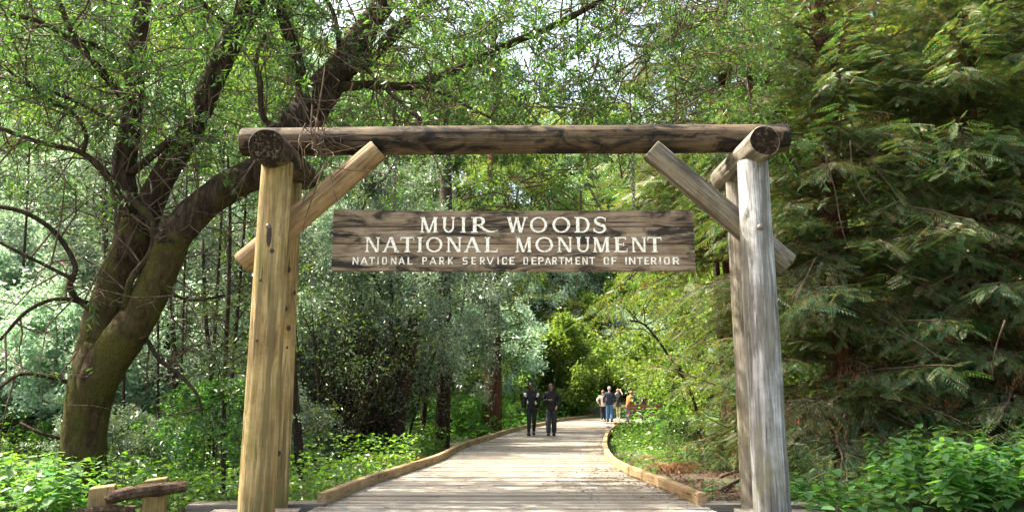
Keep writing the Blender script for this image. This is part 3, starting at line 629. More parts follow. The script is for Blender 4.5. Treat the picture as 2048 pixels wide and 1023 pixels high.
limb([(676, 130, 5, 12), (677, 80, 5, 11.9), (668, 30, 4, 11.8), (648, -10, 4, 11.7)], 6)
limb([(575, 255, 6, 11.2), (535, 245, 6, 11.0), (522, 210, 6, 11.0), (520, 165, 6, 11.0), (512, 120, 5, 11.0), (530, 70, 4, 11.0)], 6)
limb([(725, 130, 4, 11.8), (760, 165, 4, 11.5), (800, 205, 4, 11.3), (858, 252, 4, 11.0)], 6)
limb([(840, 175, 4, 11.6), (890, 188, 4, 11.4), (940, 215, 3, 11.2), (990, 240, 3, 11.0)], 6)
limb([(250, 198, 9, 11.4), (210, 150, 8, 11.2), (168, 102, 7, 11.0), (140, 55, 6, 10.9), (115, 0, 6, 10.8)], 7)
limb([(172, 104, 6, 11.0), (130, 72, 5, 10.9), (70, 40, 5, 10.7), (0, 28, 4, 10.5)], 6)
limb([(258, 135, 6, 11.4), (215, 105, 6, 11.3), (185, 88, 5, 11.2), (150, 78, 4, 11.1)], 6)
limb([(236, 250, 5, 11.4), (170, 212, 4, 11.2), (100, 182, 4, 11.0), (50, 165, 4, 10.9), (-10, 120, 3, 10.8)], 6)
limb([(232, 372, 9, 11.3), (190, 325, 7, 11.1), (150, 300, 5, 11.0), (80, 285, 5, 10.8), (-10, 252, 4, 10.6)], 7)
limb([(166, 305, 5, 11.0), (172, 270, 5, 11.0), (150, 230, 4, 10.9), (100, 200, 4, 10.8), (40, 160, 4, 10.7)], 6)
limb([(262, 345, 9, 11.3), (300, 315, 8, 11.2), (335, 285, 8, 11.2), (372, 255, 7, 11.2), (405, 210, 5, 11.3)], 7)
limb([(190, 612, 8, 11.2), (155, 598, 6, 11.0), (140, 570, 6, 10.9), (150, 530, 5, 10.9), (110, 465, 5, 10.8), (50, 425, 5, 10.6), (-10, 412, 4, 10.5)], 7)
limb([(150, 560, 5, 10.9), (100, 535, 4, 10.8), (50, 510, 4, 10.7), (-10, 480, 3, 10.6)], 6)
limb([(186, 625, 5, 11.1), (150, 600, 5, 11.0), (100, 600, 4, 10.9), (50, 625, 4, 10.8), (0, 680, 3, 10.7)], 6)
limb([(150, 765, 5, 11.1), (90, 752, 4, 11.0), (40, 748, 4, 10.9), (-5, 778, 3, 10.8)], 6)
limb([(125, 876, 4, 11.1), (80, 865, 4, 11.0), (40, 845, 3, 11.0)], 6)
limb([(295, 680, 5, 11.1), (320, 720, 4, 11.0), (360, 750, 4, 10.9), (395, 790, 3, 10.8), (405, 830, 2, 10.8)], 6)
limb([(250, 620, 8, 10.95), (262, 560, 7, 10.9), (305, 500, 8, 10.95), (302, 440, 7, 11.0), (250, 388, 9, 11.1)], 7)
limb([(310, 560, 5, 11.0), (350, 590, 4, 11.0), (390, 600, 3, 11.0), (450, 590, 3, 11.0)], 6)
limb([(470, 60, 5, 11.6), (430, 30, 4, 11.4), (390, -10, 4, 11.3)], 6)
o = gtr.obj('trunk', M_MOSS_BARK, laurel, True); o = gl.obj('limb', M_LAUREL_BARK, laurel, True)
for pts_ in ([(960, 8, 5, 11.2), (1060, 18, 5, 11.3), (1140, 34, 5, 11.4), (1210, 62, 4, 11.6), (1290, 92, 4, 11.8), (1420, 118, 3, 12.2)], [(1085, 58, 4, 11.3), (1180, 112, 4, 11.5), (1262, 165, 3, 11.8), (1340, 176, 3, 12)],
             [(1030, 110, 4, 11.4), (1120, 150, 4, 11.6), (1190, 186, 3, 11.8), (1260, 215, 3, 12), (1330, 235, 3, 12.2)], [(960, 250, 4, 11.5), (1040, 365, 4, 11.8), (1090, 388, 4, 12), (1118, 425, 3, 12.1)],
             [(730, 250, 4, 11.4), (790, 325, 4, 11.5), (850, 352, 3, 11.6), (915, 392, 3, 11.7), (955, 430, 3, 11.8)], [(1080, 380, 3, 12), (1180, 378, 3, 12.1), (1260, 350, 3, 12.2)], [(1160, -10, 4, 11.3), (1230, 12, 4, 11.4), (1330, 30, 3, 11.8), (1440, 28, 3, 12.2)]):
    limb(pts_, 5)
# random branchlets off the limbs, then leaves
segs, twigs = [], []
for P, r in limbs_px:
    n = len(P); Ltot = np.linalg.norm(np.diff(P, axis=0), axis=1).sum(); big = r.mean() > .1
    k = int(Ltot*(4.0 if not big else 3.2))
    for _ in range(k):
        i = rng.randint(1, n-1)
        if (P[i]+LO)[2] < (2.7 if big else 1.0): continue
        dd = nrm(P[i]-P[i-1]); rad = rng.normal(size=3); rad[1] *= .6; rad = nrm(rad-dd*np.dot(rad, dd))
        grow(rng, P[i], nrm(dd*.4+rad), rng.uniform(.7, 1.9), .016, 1, segs, twigs, (4, 4), .0, .5, .2, .6, 1.0)
# hanging outer sprays across the top of the picture
for _ in range(820):
    px = rng.uniform(-60, 1500); py = rng.uniform(-160, 270)
    Yd = rng.uniform(10.2, 14.5); p = at(px, py, Yd)-LO
    grow(rng, p, nrm(np.array([rng.normal(), rng.normal()*.6, rng.uniform(-.7, .3)])), rng.uniform(.7, 1.5), .012, 1, segs, twigs, (4, 4), -.1, .5, .1, .6, 1.0)
g = Geo()
for P, rr in segs: tube(g, P[::2], np.maximum(rr[::2], .0035), 4, False)
tag(g.obj('branchlets', M_TWIG, laurel, True), kind='stuff')
P0 = np.array([t[0] for t in twigs]); P1 = np.array([t[1] for t in twigs])
W_ = P1+LO; keep = np.interp(W_[:, 2]+.6*(vnoise(W_[:, 0]*.8, W_[:, 2]*.8)-.5), [1.5, 3.2, 4.2, 5.2], [.05, .12, .42, .95])   # leaves thin out on the shaded lower limbs
keep *= np.interp(vnoise(W_[:, 0]*.9+5, W_[:, 2]*.9+W_[:, 1]*.5), [.25, .5], [.35, 1]); kp = rng.rand(len(P0)) < keep; P0, P1 = P0[kp], P1[kp]
V, Q = twig_leaves(rng, P0, P1, 19, .105, .029, .95, .45, .04)
link('crown', make_mesh('crown', V, Q, None, L_LAUREL), laurel)
print('laurel twigs', len(twigs), 'leaves', len(Q))

# bare tangle of twigs hanging in front of the left corner of the gateway
g = Geo(); rg = np.random.RandomState(8); O = at(628, 268, 8.35)
for k in range(26):
    a = rg.rand()*6.28; d = np.array([math.cos(a)*.8+.15, rg.uniform(-.2, .2), math.sin(a)]); P = [O+rg.normal(size=3)*.08]
    for i in range(6): d = nrm(d+rg.normal(size=3)*.28+np.array([0, 0, -.10])); P.append(P[-1]+d*rg.uniform(.05, .13))
    tube(g, P, np.linspace(.0055, .002, 7), 4, False)
for pts in ([(625, 210), (622, 260), (635, 300), (648, 330), (620, 370), (600, 420)], [(648, 330), (700, 340), (760, 345), (840, 380)], [(640, 310), (690, 300), (730, 290)], [(648, 330), (630, 380), (610, 440), (605, 470)], [(660, 345), (670, 390), (690, 430)], [(628, 268), (640, 200), (650, 120), (640, 60)], [(560, 140), (600, 200), (628, 262)]):
    P = spline(np.array([at(x, y, 8.3+.04*i) for i, (x, y) in enumerate(pts)]), 4); tube(g, P, np.linspace(.009, .004, len(P)), 5, False)
tag(g.obj('bare_twigs', M_TWIG, None, True), 'tangle of bare dead twigs hanging over the gateway corner', 'twigs')

# ------------------------------------------------------------------ redwoods, right
def frond_template(n=9, L=.40):
    V, Q = [], []; k = 0
    for i in range(n):
        t = (i+.6)/n; y = L*t; ln = .135*(1-.65*t)*(1 if t > .12 else .7); w_ = .020
        for s in (-1, 1):
            b = np.array([0, y, 0]); d = nrm(np.array([s*.80, .62, -.10])); e = nrm(np.cross(d, [0, 0, 1.]))
            V += [b, b+d*ln*.5+e*w_/2, b+d*ln-np.array([0, 0, .012]), b+d*ln*.5-e*w_/2]; Q.append((k, k+1, k+2, k+3)); k += 4
    V += [np.array([-.006, 0, 0]), np.array([.006, 0, 0]), np.array([.003, L*1.12, -.02]), np.array([-.003, L*1.12, -.02])]; Q.append((k, k+1, k+2, k+3))
    return np.array(V), np.array(Q)
FV, FQ = frond_template()
def fronds(P, D, U, S):
    D = nrm(D); Sx = nrm(np.cross(D, U)); Uz = np.cross(Sx, D); M = np.stack([Sx, D, Uz], 2)      # columns
    V = np.einsum('nij,kj->nki', M, FV)*S[:, None, None]
    V[:, :, 2] -= (np.linalg.norm(V, axis=2)**2)*.25                       # gravity sag
    V += P[:, None, :]; n = len(P)
    return V.reshape(-1, 3), (FQ[None]+(np.arange(n)*len(FV))[:, None, None]).reshape(-1, 4)
def bough_mesh(seed, L=2.7, mat=None, dense=1.0, dead=False):
    rg = np.random.RandomState(seed); g = Geo(); d = np.array([0, 1., .22]); n = 9; Pn = [np.zeros(3)]
    for i in range(n): d = nrm(d+rg.normal(size=3)*.07+np.array([0, 0, -.07])); Pn.append(Pn[-1]+d*L/n)
    Pn = np.array(Pn); tube(g, Pn, np.linspace(.026, .005, n+1), 4, False); nw = sum(len(q) for q in g.Q)
    FP, FD, FU, FS = [], [], [], []; m = int(L/.125*dense)
    for i in range(m):
        s_ = .10+.90*(i+rg.rand())/m; q = resample(Pn, [s_])[0]; j = min(n-1, int(s_*n)); ax = nrm(Pn[j+1]-Pn[j]); side = nrm(np.cross(ax, [0, 0, 1.]))*(1 if i % 2 else -1)
        bl = .72*(1.18-s_)*rg.uniform(.6, 1.2); bd = nrm(ax*.8+side*.8+np.array([0, 0, -.12])); kk = max(2, int(bl/.088))
        if bl > .3: tube(g, [q, q+bd*bl], [.006, .002], 3, False)
        for u in range(kk):
            uu = (u+.5)/kk; sd = nrm(np.cross(bd, [0, 0, 1.]))*(1 if u % 2 else -1)
            FP.append(q+bd*bl*uu-np.array([0, 0, .12*uu*uu])); FD.append(nrm(bd*.8+sd*.6+rg.normal(size=3)*.2+np.array([0, 0, -.25]))); FU.append(nrm(np.array([0, 0, 1])+rg.normal(size=3)*.4)); FS.append(rg.uniform(.42, .95))
    if dead:
        P0 = np.array(FP)[::3]; P1 = P0+np.array([0, 0, -.22])+rg.normal(size=P0.shape)*.08; V, Q = twig_leaves(rg, P0, P1, 12, .075, .014, .4, 1.0, .03)
        for a, b in zip(P0, P1): tube(g, [a, b], [.004, .002], 3, False)
        nw = sum(len(q) for q in g.Q)
    else: 
        nw = sum(len(q) for q in g.Q); V, Q = fronds(np.array(FP), np.array(FD), np.array(FU), np.array(FS))
    g.add(V, Q); me = g.mesh('bough', [M_TWIG, M_DRY if dead else (mat or L_RED)])
    mi = np.ones(len(me.polygons), dtype=np.int32); mi[:nw] = 0; me.polygons.foreach_set('material_index', mi); return me
BOUGH = [bough_mesh(500+i) for i in range(7)]; BOUGHD = [bough_mesh(520+i, 1.6, dead=True) for i in range(2)]
BOUGHF = [bough_mesh(540+i, mat=L_OLIVE, dense=.7) for i in range(3)]
def redwood(seed, x, y, H, r0, nb, z0, blen, label, face=None, group='redwoods massed behind the pale post', z1=None, bo=None, deadp=.22, spread=1.15):
    rg = np.random.RandomState(seed); t = thing('redwood_tree', label, 'tree', (x, y, gz(x, y)), 0, group); bo = bo or BOUGH; z1 = z1 or H
    g = Geo(); P = np.array([[rg.normal()*.05, rg.normal()*.05, z] for z in np.linspace(-.5, H, 12)]); tube(g, P, r0*(1-.75*np.linspace(0, 1, 12)), 14, False, .06, rg)
    g.obj('trunk', M_REDBARK, t, True)
    for k in range(nb):
        z = z0+(z1-z0)*(k+rg.rand())/nb; a = rg.rand()*6.283
        if face is not None and rg.rand() < .78: a = face+rg.normal()*spread
        dd = rg.rand() < deadp; me = BOUGHD[rg.randint(2)] if dd else bo[rg.randint(len(bo))]
        sc_ = blen/2.7*rg.uniform(.6, 1.15)*(1-.5*max(0, z)/H); o = link('bough', me, t); o.location = (0, 0, z); o.scale = (sc_*rg.uniform(.85, 1.15)*rg.choice([-1, 1]), sc_, sc_)
        o.rotation_euler = (rg.uniform(-.30, .25), rg.uniform(-.3, .3), a-math.pi/2)
    return t
redwood(21, 5.7, 14.0, 13, .20, 210, .3, 3.3, 'redwood nearest the pale grey post with dense drooping boughs to the ground', face=-1.85, z1=9)
redwood(22, 8.3, 13.9, 14, .22, 240, .3, 3.5, 'redwood with dense boughs above the tallest broad leaved plants', face=-1.7, z1=9)
redwood(23, 7.0, 17.0, 17, .42, 110, 3.5, 3.6, 'tall redwood with reddish trunk showing above the boughs', face=-1.9, z1=12)
redwood(24, 4.9, 17.5, 15, .28, 130, 4.2, 4.2, 'redwood behind the gateway corner with boughs reaching over the walk', face=-2.3, z1=11)
redwood(27, 4.95, 15.8, 12, .2, 150, .3, 2.3, 'redwood directly behind the pale double post, fringed with dry needles', face=-2.2, z1=9, deadp=.28)
redwood(25, 11.2, 14.6, 16, .28, 210, .3, 3.8, 'redwood at the far edge behind blue-green fans', face=-2.0, z1=11)
redwood(26, 10.2, 18.5, 18, .40, 90, 3, 3.8, 'shaded redwood standing in the gap behind the fans', face=-2.0, z1=13)

# ------------------------------------------------------------------ generic tree kinds
K = {}
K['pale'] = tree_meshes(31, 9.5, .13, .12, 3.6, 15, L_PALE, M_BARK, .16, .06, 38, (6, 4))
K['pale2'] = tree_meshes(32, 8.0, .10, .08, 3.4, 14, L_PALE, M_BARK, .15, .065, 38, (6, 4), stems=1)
K['laurel'] = tree_meshes(33, 10, .15, .18, 3.4, 14, L_LAUREL, M_BARK, .17, .045, 36, (6, 4))
K['olive'] = tree_meshes(34, 11, .16, .15, 3.8, 15, L_OLIVE, M_BARK, .17, .055, 36, (6, 4))
K['yellow'] = tree_meshes(35, 8.5, .11, .12, 3.6, 13, L_YELLOW, M_BARK, .15, .09, 28, (6, 4), flat=1.0)
K['silver'] = tree_meshes(36, 6.8, .13, .28, 2.6, 7, L_SILVER, M_BARK, .15, .038, 44, (5, 4), stems=3)
K['bush'] = tree_meshes(37, 1.5, .03, .1, 1.1, 9, L_BRIGHT, M_TWIG, .11, .06, 16, (4, 3), stems=2, flat=1.0)
K['palebush'] = tree_meshes(39, 3.4, .05, .05, 2.1, 11, L_PALE, M_TWIG, .15, .06, 26, (5, 4), stems=3)
K['thicket'] = tree_meshes(47, 4.6, .06, .15, 1.8, 9, L_SILVER, M_BARK, .12, .036, 3, (5, 3), stems=7, minr=.002, up=.35)
K['thicket2'] = tree_meshes(48, 4.2, .06, .15, 1.7, 9, L_LAUREL, M_BARK, .12, .036, 3, (5, 3), stems=7, minr=.002, up=.35)
K['ybush'] = tree_meshes(43, 3.0, .05, .05, 2.0, 11, L_YELLOW, M_TWIG, .16, .09, 24, (5, 4), stems=3, flat=.8)
K['sbush'] = tree_meshes(40, 2.2, .04, .08, 1.3, 9, L_SILVER, M_TWIG, .10, .035, 24, (4, 4), stems=3)
K['bush2'] = tree_meshes(38, 1.9, .03, .1, 1.2, 9, L_LAUREL, M_TWIG, .10, .045, 18, (4, 3), stems=2)
rng = np.random.RandomState(77)
_far = np.vstack([A[170:]+(B[170:]-A[170:])*t for t in np.linspace(0, 1, 9)])
def near_path(x, y, m):
    if y < 31: return atY(A, y)[0]-m < x < atY(B, y)[0]+m
    return np.min(np.hypot(*(_far-[x, y]).T)) < m+.35
def scatter(x0, x1, y0, y1, sp_, kinds, name, cat, label, group, smin, smax, margin, cond=None, sz=None):
    n = 0
    for yy in np.arange(y0, y1, sp_):
        for xx in np.arange(x0, x1, sp_):
            x = xx+rng.uniform(-.45, .45)*sp_; y = yy+rng.uniform(-.45, .45)*sp_
            if near_path(x, y, margin) or (cond and not cond(x, y)): continue
            kk = kinds[rng.randint(len(kinds))]; s = rng.uniform(smin, smax)
            place_tree(K[kk], name, label+', '+where(x, y, np.linspace(y0, y1, 6)[1:-1]), cat, group, x, y, s, rng.rand()*6.28, -.1, sz and sz*s); n += 1
    print(group, n)
infr = lambda x, y: abs(x) < .72*y+5
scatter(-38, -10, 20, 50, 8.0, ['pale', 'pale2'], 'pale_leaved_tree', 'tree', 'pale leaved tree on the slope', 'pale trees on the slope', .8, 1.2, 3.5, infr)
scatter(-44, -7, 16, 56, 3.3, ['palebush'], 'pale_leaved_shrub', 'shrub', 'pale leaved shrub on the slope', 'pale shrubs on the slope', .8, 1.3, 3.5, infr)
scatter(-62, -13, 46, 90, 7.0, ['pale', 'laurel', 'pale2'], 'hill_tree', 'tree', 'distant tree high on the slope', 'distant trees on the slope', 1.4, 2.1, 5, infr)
scatter(-13, 40, 68, 110, 6.0, ['olive', 'yellow', 'pale'], 'valley_tree', 'tree', 'sunlit tree closing the view', 'distant valley trees', 1.3, 2.0, 5, infr)
scatter(10, 44, 24, 60, 5.0, ['yellow', 'olive', 'yellow'], 'yellow_green_tree', 'tree', 'yellow green tree in the woods', 'yellow green trees', 1.1, 1.7, 5, infr)
scatter(-14, -4, 30, 54, 5, ['olive', 'laurel', 'pale'], 'green_tree', 'tree', 'leafy mid-distance green tree', 'mid-distance green trees', 1.0, 1.5, 4.2, infr)
def single(kind, px, Y, s, label, name='broadleaf_tree', group=None, rz=0, sz=None, dz=0):
    p = at(px, 800, Y); return place_tree(K[kind], name, label, 'tree', group, p[0], Y, s, rz, dz, sz)
single('silver', 790, 20.5, .95, 'silver leaved tree with dark crooked stems nearest the kerb', 'silver_leaved_tree', 'silver leaved trees', .5)
single('silver', 700, 22.0, 1.1, 'silver leaved tree with many thin dark stems beside the yellowish post', 'silver_leaved_tree', 'silver leaved trees', 2.4)
single('silver', 850, 25.5, .95, 'silver leaved tree close behind the reddish trunk', 'silver_leaved_tree', 'silver leaved trees', 4.1)
single('silver', 330, 19, 1.0, 'small silver leaved tree just behind the mossy trunk', 'silver_leaved_tree', 'silver leaved trees', 1.4)
single('laurel', 900, 30, 1.0, 'laurel tree with dark trunk seen above the sign', rz=.4)
single('yellow', 1480, 26, .9, 'yellow green maple leaning over the bank by the dry grass', 'maple_tree', 'maples over the walk', 1)
single('yellow', 1500, 20.5, .75, 'yellow green maple next to the pale grey post', 'maple_tree', 'maples over the walk', 2.6)
single('yellow', 1440, 33, .95, 'maple standing beyond the wooden bench', 'maple_tree', 'maples over the walk', 3.6)
single('olive', 1400, 43, 1.1, 'olive green tree behind the people in the orange jacket group', 'broadleaf_tree', rz=3)
rg = np.random.RandomState(91)
for i in range(11):
    px_ = rg.uniform(625, 930); Y_ = rg.uniform(17.5, 25); 
    if near_path((px_-CX)/F*Y_, Y_, 1.2): continue
    place_tree(K[('thicket', 'thicket2')[i % 2]], 'tangled_shrub', 'dark tangled many-stemmed shrub, '+where((px_-CX)/F*Y_, Y_, (18.5, 20, 22, 24)), 'shrub', 'tangled shrubs under the silver trees', (px_-CX)/F*Y_, Y_, rg.uniform(.7, 1.0), rg.rand()*6.28)
# redwood trunk by the kerb
redwood(41, *on_z(985, 866, -.1)[:2], 16, .36, 70, 4.6, 3.2, 'redwood with bare reddish brown trunk standing at the kerb behind the couple', group=None, bo=BOUGHF)
for x_, y_, sd in ((16, 40, 42), (-20, 50, 45), (22, 52, 46)):
    redwood(sd, x_, y_, 26, .5, 90, 3, 6.0, {42: 'tall conifer behind the yellow green trees', 43: 'tall conifer at the head of the valley in line with the walk', 45: 'tall dark conifer on the slope above the laurel', 46: 'tall far conifer beyond the maples'}[sd], group='tall conifers in the distance', bo=BOUGHF)

# thin saplings and dark stems
def stem(pts, label, name='sapling', lv=0, mat=M_BARK, leaf=L_LAUREL, group=None):
    P = np.array([at(x, y, Y) for x, y, r, Y in pts]); r = np.array([rr*mpp(p) for (x, y, rr, Y), p in zip(pts, P)]); O = P[0].copy(); O[2] = gz(O[0], O[1])
    P = np.vstack([[P[0][0], P[0][1], O[2]-.2], P]); r = np.concatenate([[r[0]*1.1], r]); C = spline(np.column_stack([P-O, r]), 5)
    t = thing(name, label, 'tree', tuple(O), 0, group); g = Geo(); tube(g, C[:, :3], C[:, 3], 8, True, .06, rng)
    segs, tw = [], []
    for _ in range(lv):
        i = rng.randint(len(C)//3, len(C)-1); a = rng.rand()*6.28; grow(rng, C[i, :3], np.array([math.cos(a), math.sin(a), .4]), rng.uniform(.6, 1.6), .012, 1, segs, tw, (4, 4), .1, .4)
    for P_, rr in segs: tube(g, P_[::2], np.maximum(rr[::2], .004), 4, False)
    g.obj('trunk', mat, t, True)
    if tw:
        V, Q = twig_leaves(rng, np.array([a for a, b in tw]), np.array([b for a, b in tw]), 16, .10, .03); link('crown', make_mesh('crown', V, Q, None, leaf), t)
stem([(447, 1000, 5, 12), (447, 850, 5, 12), (452, 700, 5, 12.1), (458, 560, 4, 12.2), (460, 420, 3, 12.3), (455, 300, 2, 12.4)], 'thin dark upright sapling beside the yellowish post', lv=14)
stem([(600, 940, 10, 14.5), (594, 850, 9, 14.5), (588, 770, 8, 14.5), (580, 600, 7, 14.6), (575, 400, 5, 14.7)], 'slim dark leaning stem emerging behind the yellowish double post', lv=10)
stem([(430, 900, 5, 15), (425, 760, 5, 15), (412, 640, 4, 15.1), (405, 480, 3, 15.2)], 'grey sapling midway between mossy trunk and gateway', lv=14, leaf=L_SILVER)
stem([(235, 905, 14, 17), (240, 800, 13, 17), (232, 700, 11, 17.2), (250, 560, 8, 17.4)], 'dark dead-looking trunk close behind the mossy laurel', lv=8)
stem([(352, 870, 6, 16), (350, 760, 6, 16), (345, 640, 5, 16.2), (340, 520, 4, 16.4)], 'crooked grey stem among silver leaves past the mossy trunk', lv=14, leaf=L_SILVER)
stem([(885, 860, 15, 24), (890, 700, 14, 24), (888, 540, 13, 24.2), (892, 400, 12, 24.4), (890, 300, 11, 24.5), (885, 150, 8, 24.7)], 'straight dark trunk visible through the gap above the sign', lv=10)
stem([(790, 880, 17, 20), (805, 780, 15, 20), (822, 690, 13, 20), (835, 610, 14, 20), (850, 545, 15, 20), (880, 470, 9, 20)], 'thick dark twisted trunk among the silver leaves', lv=12, leaf=L_SILVER)
stem([(750, 880, 9, 21), (745, 800, 9, 21), (722, 700, 7, 21), (700, 600, 6, 21)], 'dark slanting stem left of the twisted trunk', lv=12, leaf=L_SILVER)
stem([(728, 885, 9, 21.5), (715, 800, 8, 21.5), (690, 690, 6, 21.5), (660, 600, 5, 21.5)], 'outermost dark stem of the silver thicket toward the gateway', lv=12, leaf=L_SILVER)
stem([(1455, 900, 12, 19), (1452, 760, 11, 19), (1440, 640, 9, 19), (1430, 500, 6, 19)], 'dark stem in the shade immediately left of the pale post', lv=8, leaf=L_YELLOW)
stem([(1400, 860, 3, 17.5), (1380, 780, 3, 17.3), (1330, 700, 2, 17), (1290, 650, 2, 16.8), (1260, 640, 2, 16.6)], 'arching thin branch over the ferny bank by the right kerb', name='leaning_stem', lv=10, leaf=L_YELLOW)

for i in range(11):
    px_ = rg.uniform(-20, 480); Y_ = rg.uniform(13, 19); dx = rg.uniform(-45, 45); r_ = rg.uniform(2, 4.5)
    stem([(px_, 900, r_, Y_), (px_+dx*.2, 760, r_, Y_), (px_+dx*.5, 600, r_*.85, Y_+.1), (px_+dx*.8, 430, r_*.7, Y_+.2), (px_+dx, 260, r_*.45, Y_+.3)], 'thin bare stemmed sapling, '+where((px_-CX)/F*Y_, Y_, (14, 15.5, 17, 18)), lv=9, leaf=(L_SILVER, L_LAUREL)[i % 2], group='thin saplings before the slope')
# ------------------------------------------------------------------ undergrowth
scatter(-16, -3.0, 12.5, 30, 1.9, ['bush', 'bush2', 'sbush'], 'undergrowth_bush', 'bush', 'bright leafy bush left of the walk', 'bushes left of the walk', .45, .85, 1.3, infr)
scatter(-6, 6, 30, 56, 3.0, ['bush'], 'kerbside_bush', 'bush', 'bright green bush along the walk', 'bushes on the far bank', .7, 1.1, 1.0, infr)
scatter(-5, 26, 42, 70, 3.4, ['ybush', 'ybush', 'palebush'], 'far_bush', 'bush', 'sunlit bush in the far hollow', 'bushes in the hollow', 1.0, 1.7, 1.2, infr)
scatter(3.4, 8.5, 17.5, 27, 1.8, ['bush', 'bush2'], 'bank_bush', 'bush', 'low green bush on the bank', 'bushes right of the walk', .35, .6, 1.0, infr)
def cover(name, label, n, fx, L, W, mat, hmax, seed):
    rg = np.random.RandomState(seed); x, y = fx(rg, n); ok = np.array([not near_path(a, b, .2) for a, b in zip(x, y)])
    dens = vnoise(x*1.3, y*1.3) > .34; ok &= dens; x, y = x[ok], y[ok]; z = terrain(x, y)+rg.rand(len(x))**1.6*hmax*(.5+vnoise(x*.9, y*.9))
    B_ = np.stack([x, y, z], 1); D = rg.normal(size=(len(x), 3)); D[:, 2] = np.abs(D[:, 2])*.3; nv = rg.normal(size=(len(x), 3))*.5; nv[:, 2] += 1.3
    s = rg.uniform(.6, 1.3, len(x)); V, Q = leaves_geo(rg, B_, D, L*s, W*s, nvec=nv); tag(link(name, make_mesh(name, V, Q, None, mat)), label, kind='stuff', cat=name.replace('_', ' '))
cover('ground_cover', 'low green leafy ground cover left of the boardwalk', 29000, lambda r, n: ((-1.9-r.rand(n)**1.3*9), 9.8+r.rand(n)**1.2*18), .10, .065, L_BRIGHT, .55, 1)
cover('ferny_growth', 'fine bright ground cover on the bank right of the boardwalk', 13000, lambda r, n: (2.4+r.rand(n)*4, 15+r.rand(n)*14), .09, .045, L_BRIGHT, .45, 2)
cover('far_growth', 'sunlit ground cover on the far bank behind the walkers', 16000, lambda r, n: (-5+r.rand(n)*14, 27+r.rand(n)*28), .16, .10, L_BRIGHT, .9, 3)
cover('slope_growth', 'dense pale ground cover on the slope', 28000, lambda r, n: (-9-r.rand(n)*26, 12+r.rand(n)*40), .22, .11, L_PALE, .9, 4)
cover('leaf_litter', 'dry brown leaf litter under the redwoods', 16000, lambda r, n: (2.6+r.rand(n)*9, 9.6+r.rand(n)*8), .06, .025, M_LITTER, .05, 5)
# litter on the deck
rg = np.random.RandomState(12); n = 2600; k = rg.randint(10, len(A)-2, n); k[:700] = rg.randint(39, 69, 700); e = rg.rand(n)**3.2*.42
sd = rg.rand(n) < .3; sd[:700] = False; tpos = np.where(sd, e, 1-e); C = A[k]+(B[k]-A[k])*tpos[:, None]+rg.normal(size=(n, 2))*.05
D = rg.normal(size=(n, 3)); D[:, 2] = 0; nv = np.tile([0, 0, 1.], (n, 1))+rg.normal(size=(n, 3))*.3
V, Q = leaves_geo(rg, np.column_stack([C, np.full(n, .012)+rg.rand(n)*.01]), D, rg.uniform(.025, .09, n), rg.uniform(.006, .018, n), nvec=nv); V[:, 2] = np.maximum(V[:, 2], .007)
tag(link('deck_litter', make_mesh('deck_litter', V, Q, None, M_LITTER)), 'scattered dead needles and leaves on the boardwalk planks', 'leaf litter', kind='stuff')

# dry grass and dead fern
def dry_clump(px, py, n, h, label, z=0.0, name='dry_grass'):
    p = on_z(px, py, z); rg = np.random.RandomState(int(px)); g = Geo()
    for _ in range(n):
        a = rg.rand()*6.28; d = np.array([math.cos(a)*.6, math.sin(a)*.6, 1.]); P = [np.array([rg.normal()*.12, rg.normal()*.12, 0])]
        for i in range(5): d = nrm(d+np.array([math.cos(a)*.25, math.sin(a)*.25, -.42*i*.5])); P.append(P[-1]+d*h/5*rg.uniform(.7, 1.2))
        tube(g, P, np.linspace(.006, .002, 6), 3, False)
    tag(g.obj(name, M_DRY, None, loc=tuple(p)), label, 'dry plant')
dry_clump(1345, 945, 60, .55, 'pale dry grass clump spilling over the right kerb')
dry_clump(1318, 925, 40, .5, 'dry straw tuft just past the curve in the right kerb', -.1)
dry_clump(790, 935, 110, .9, 'brown dead fern clump under the silver leaved trees', -.2, 'dead_fern')
dry_clump(600, 980, 40, .35, 'small brown fern tuft at the foot of the yellowish posts', -.2, 'dead_fern')
g = Geo(); rg = np.random.RandomState(2)
for pts in ([(1440, 960), (1470, 948), (1530, 935)], [(1560, 950), (1500, 955), (1440, 985)]):
    P = spline(np.array([on_z(x, y, -.15) for x, y in pts]), 4)+[0, 0, .05]; tube(g, P, .025, 6, True, .1, rg)
tag(g.obj('fallen_branch', M_TWIG, None, True), 'fallen bare branch on litter beside the pale post', 'branch')

for k_, (pts, lb) in enumerate((([(1648, 285), (1655, 330), (1670, 380), (1680, 440), (1695, 495)], 'long pale dead twig dangling in front of the redwood boughs by the log end'), ([(1700, 280), (1705, 340), (1720, 380), (1745, 415)], 'short pale dead twig dangling farther from the pale post'), ([(2010, 640), (1990, 700), (1985, 760)], 'thin dead twig hanging among the fans at the far edge'))):
    P = spline(np.array([at(x, y, 11.0+.1*i) for i, (x, y) in enumerate(pts)]), 4); g = Geo(); tube(g, P, np.linspace(.012, .006, len(P)), 5); tag(g.obj('dangling_twig', M_TWIG, None, True), lb, 'twig')
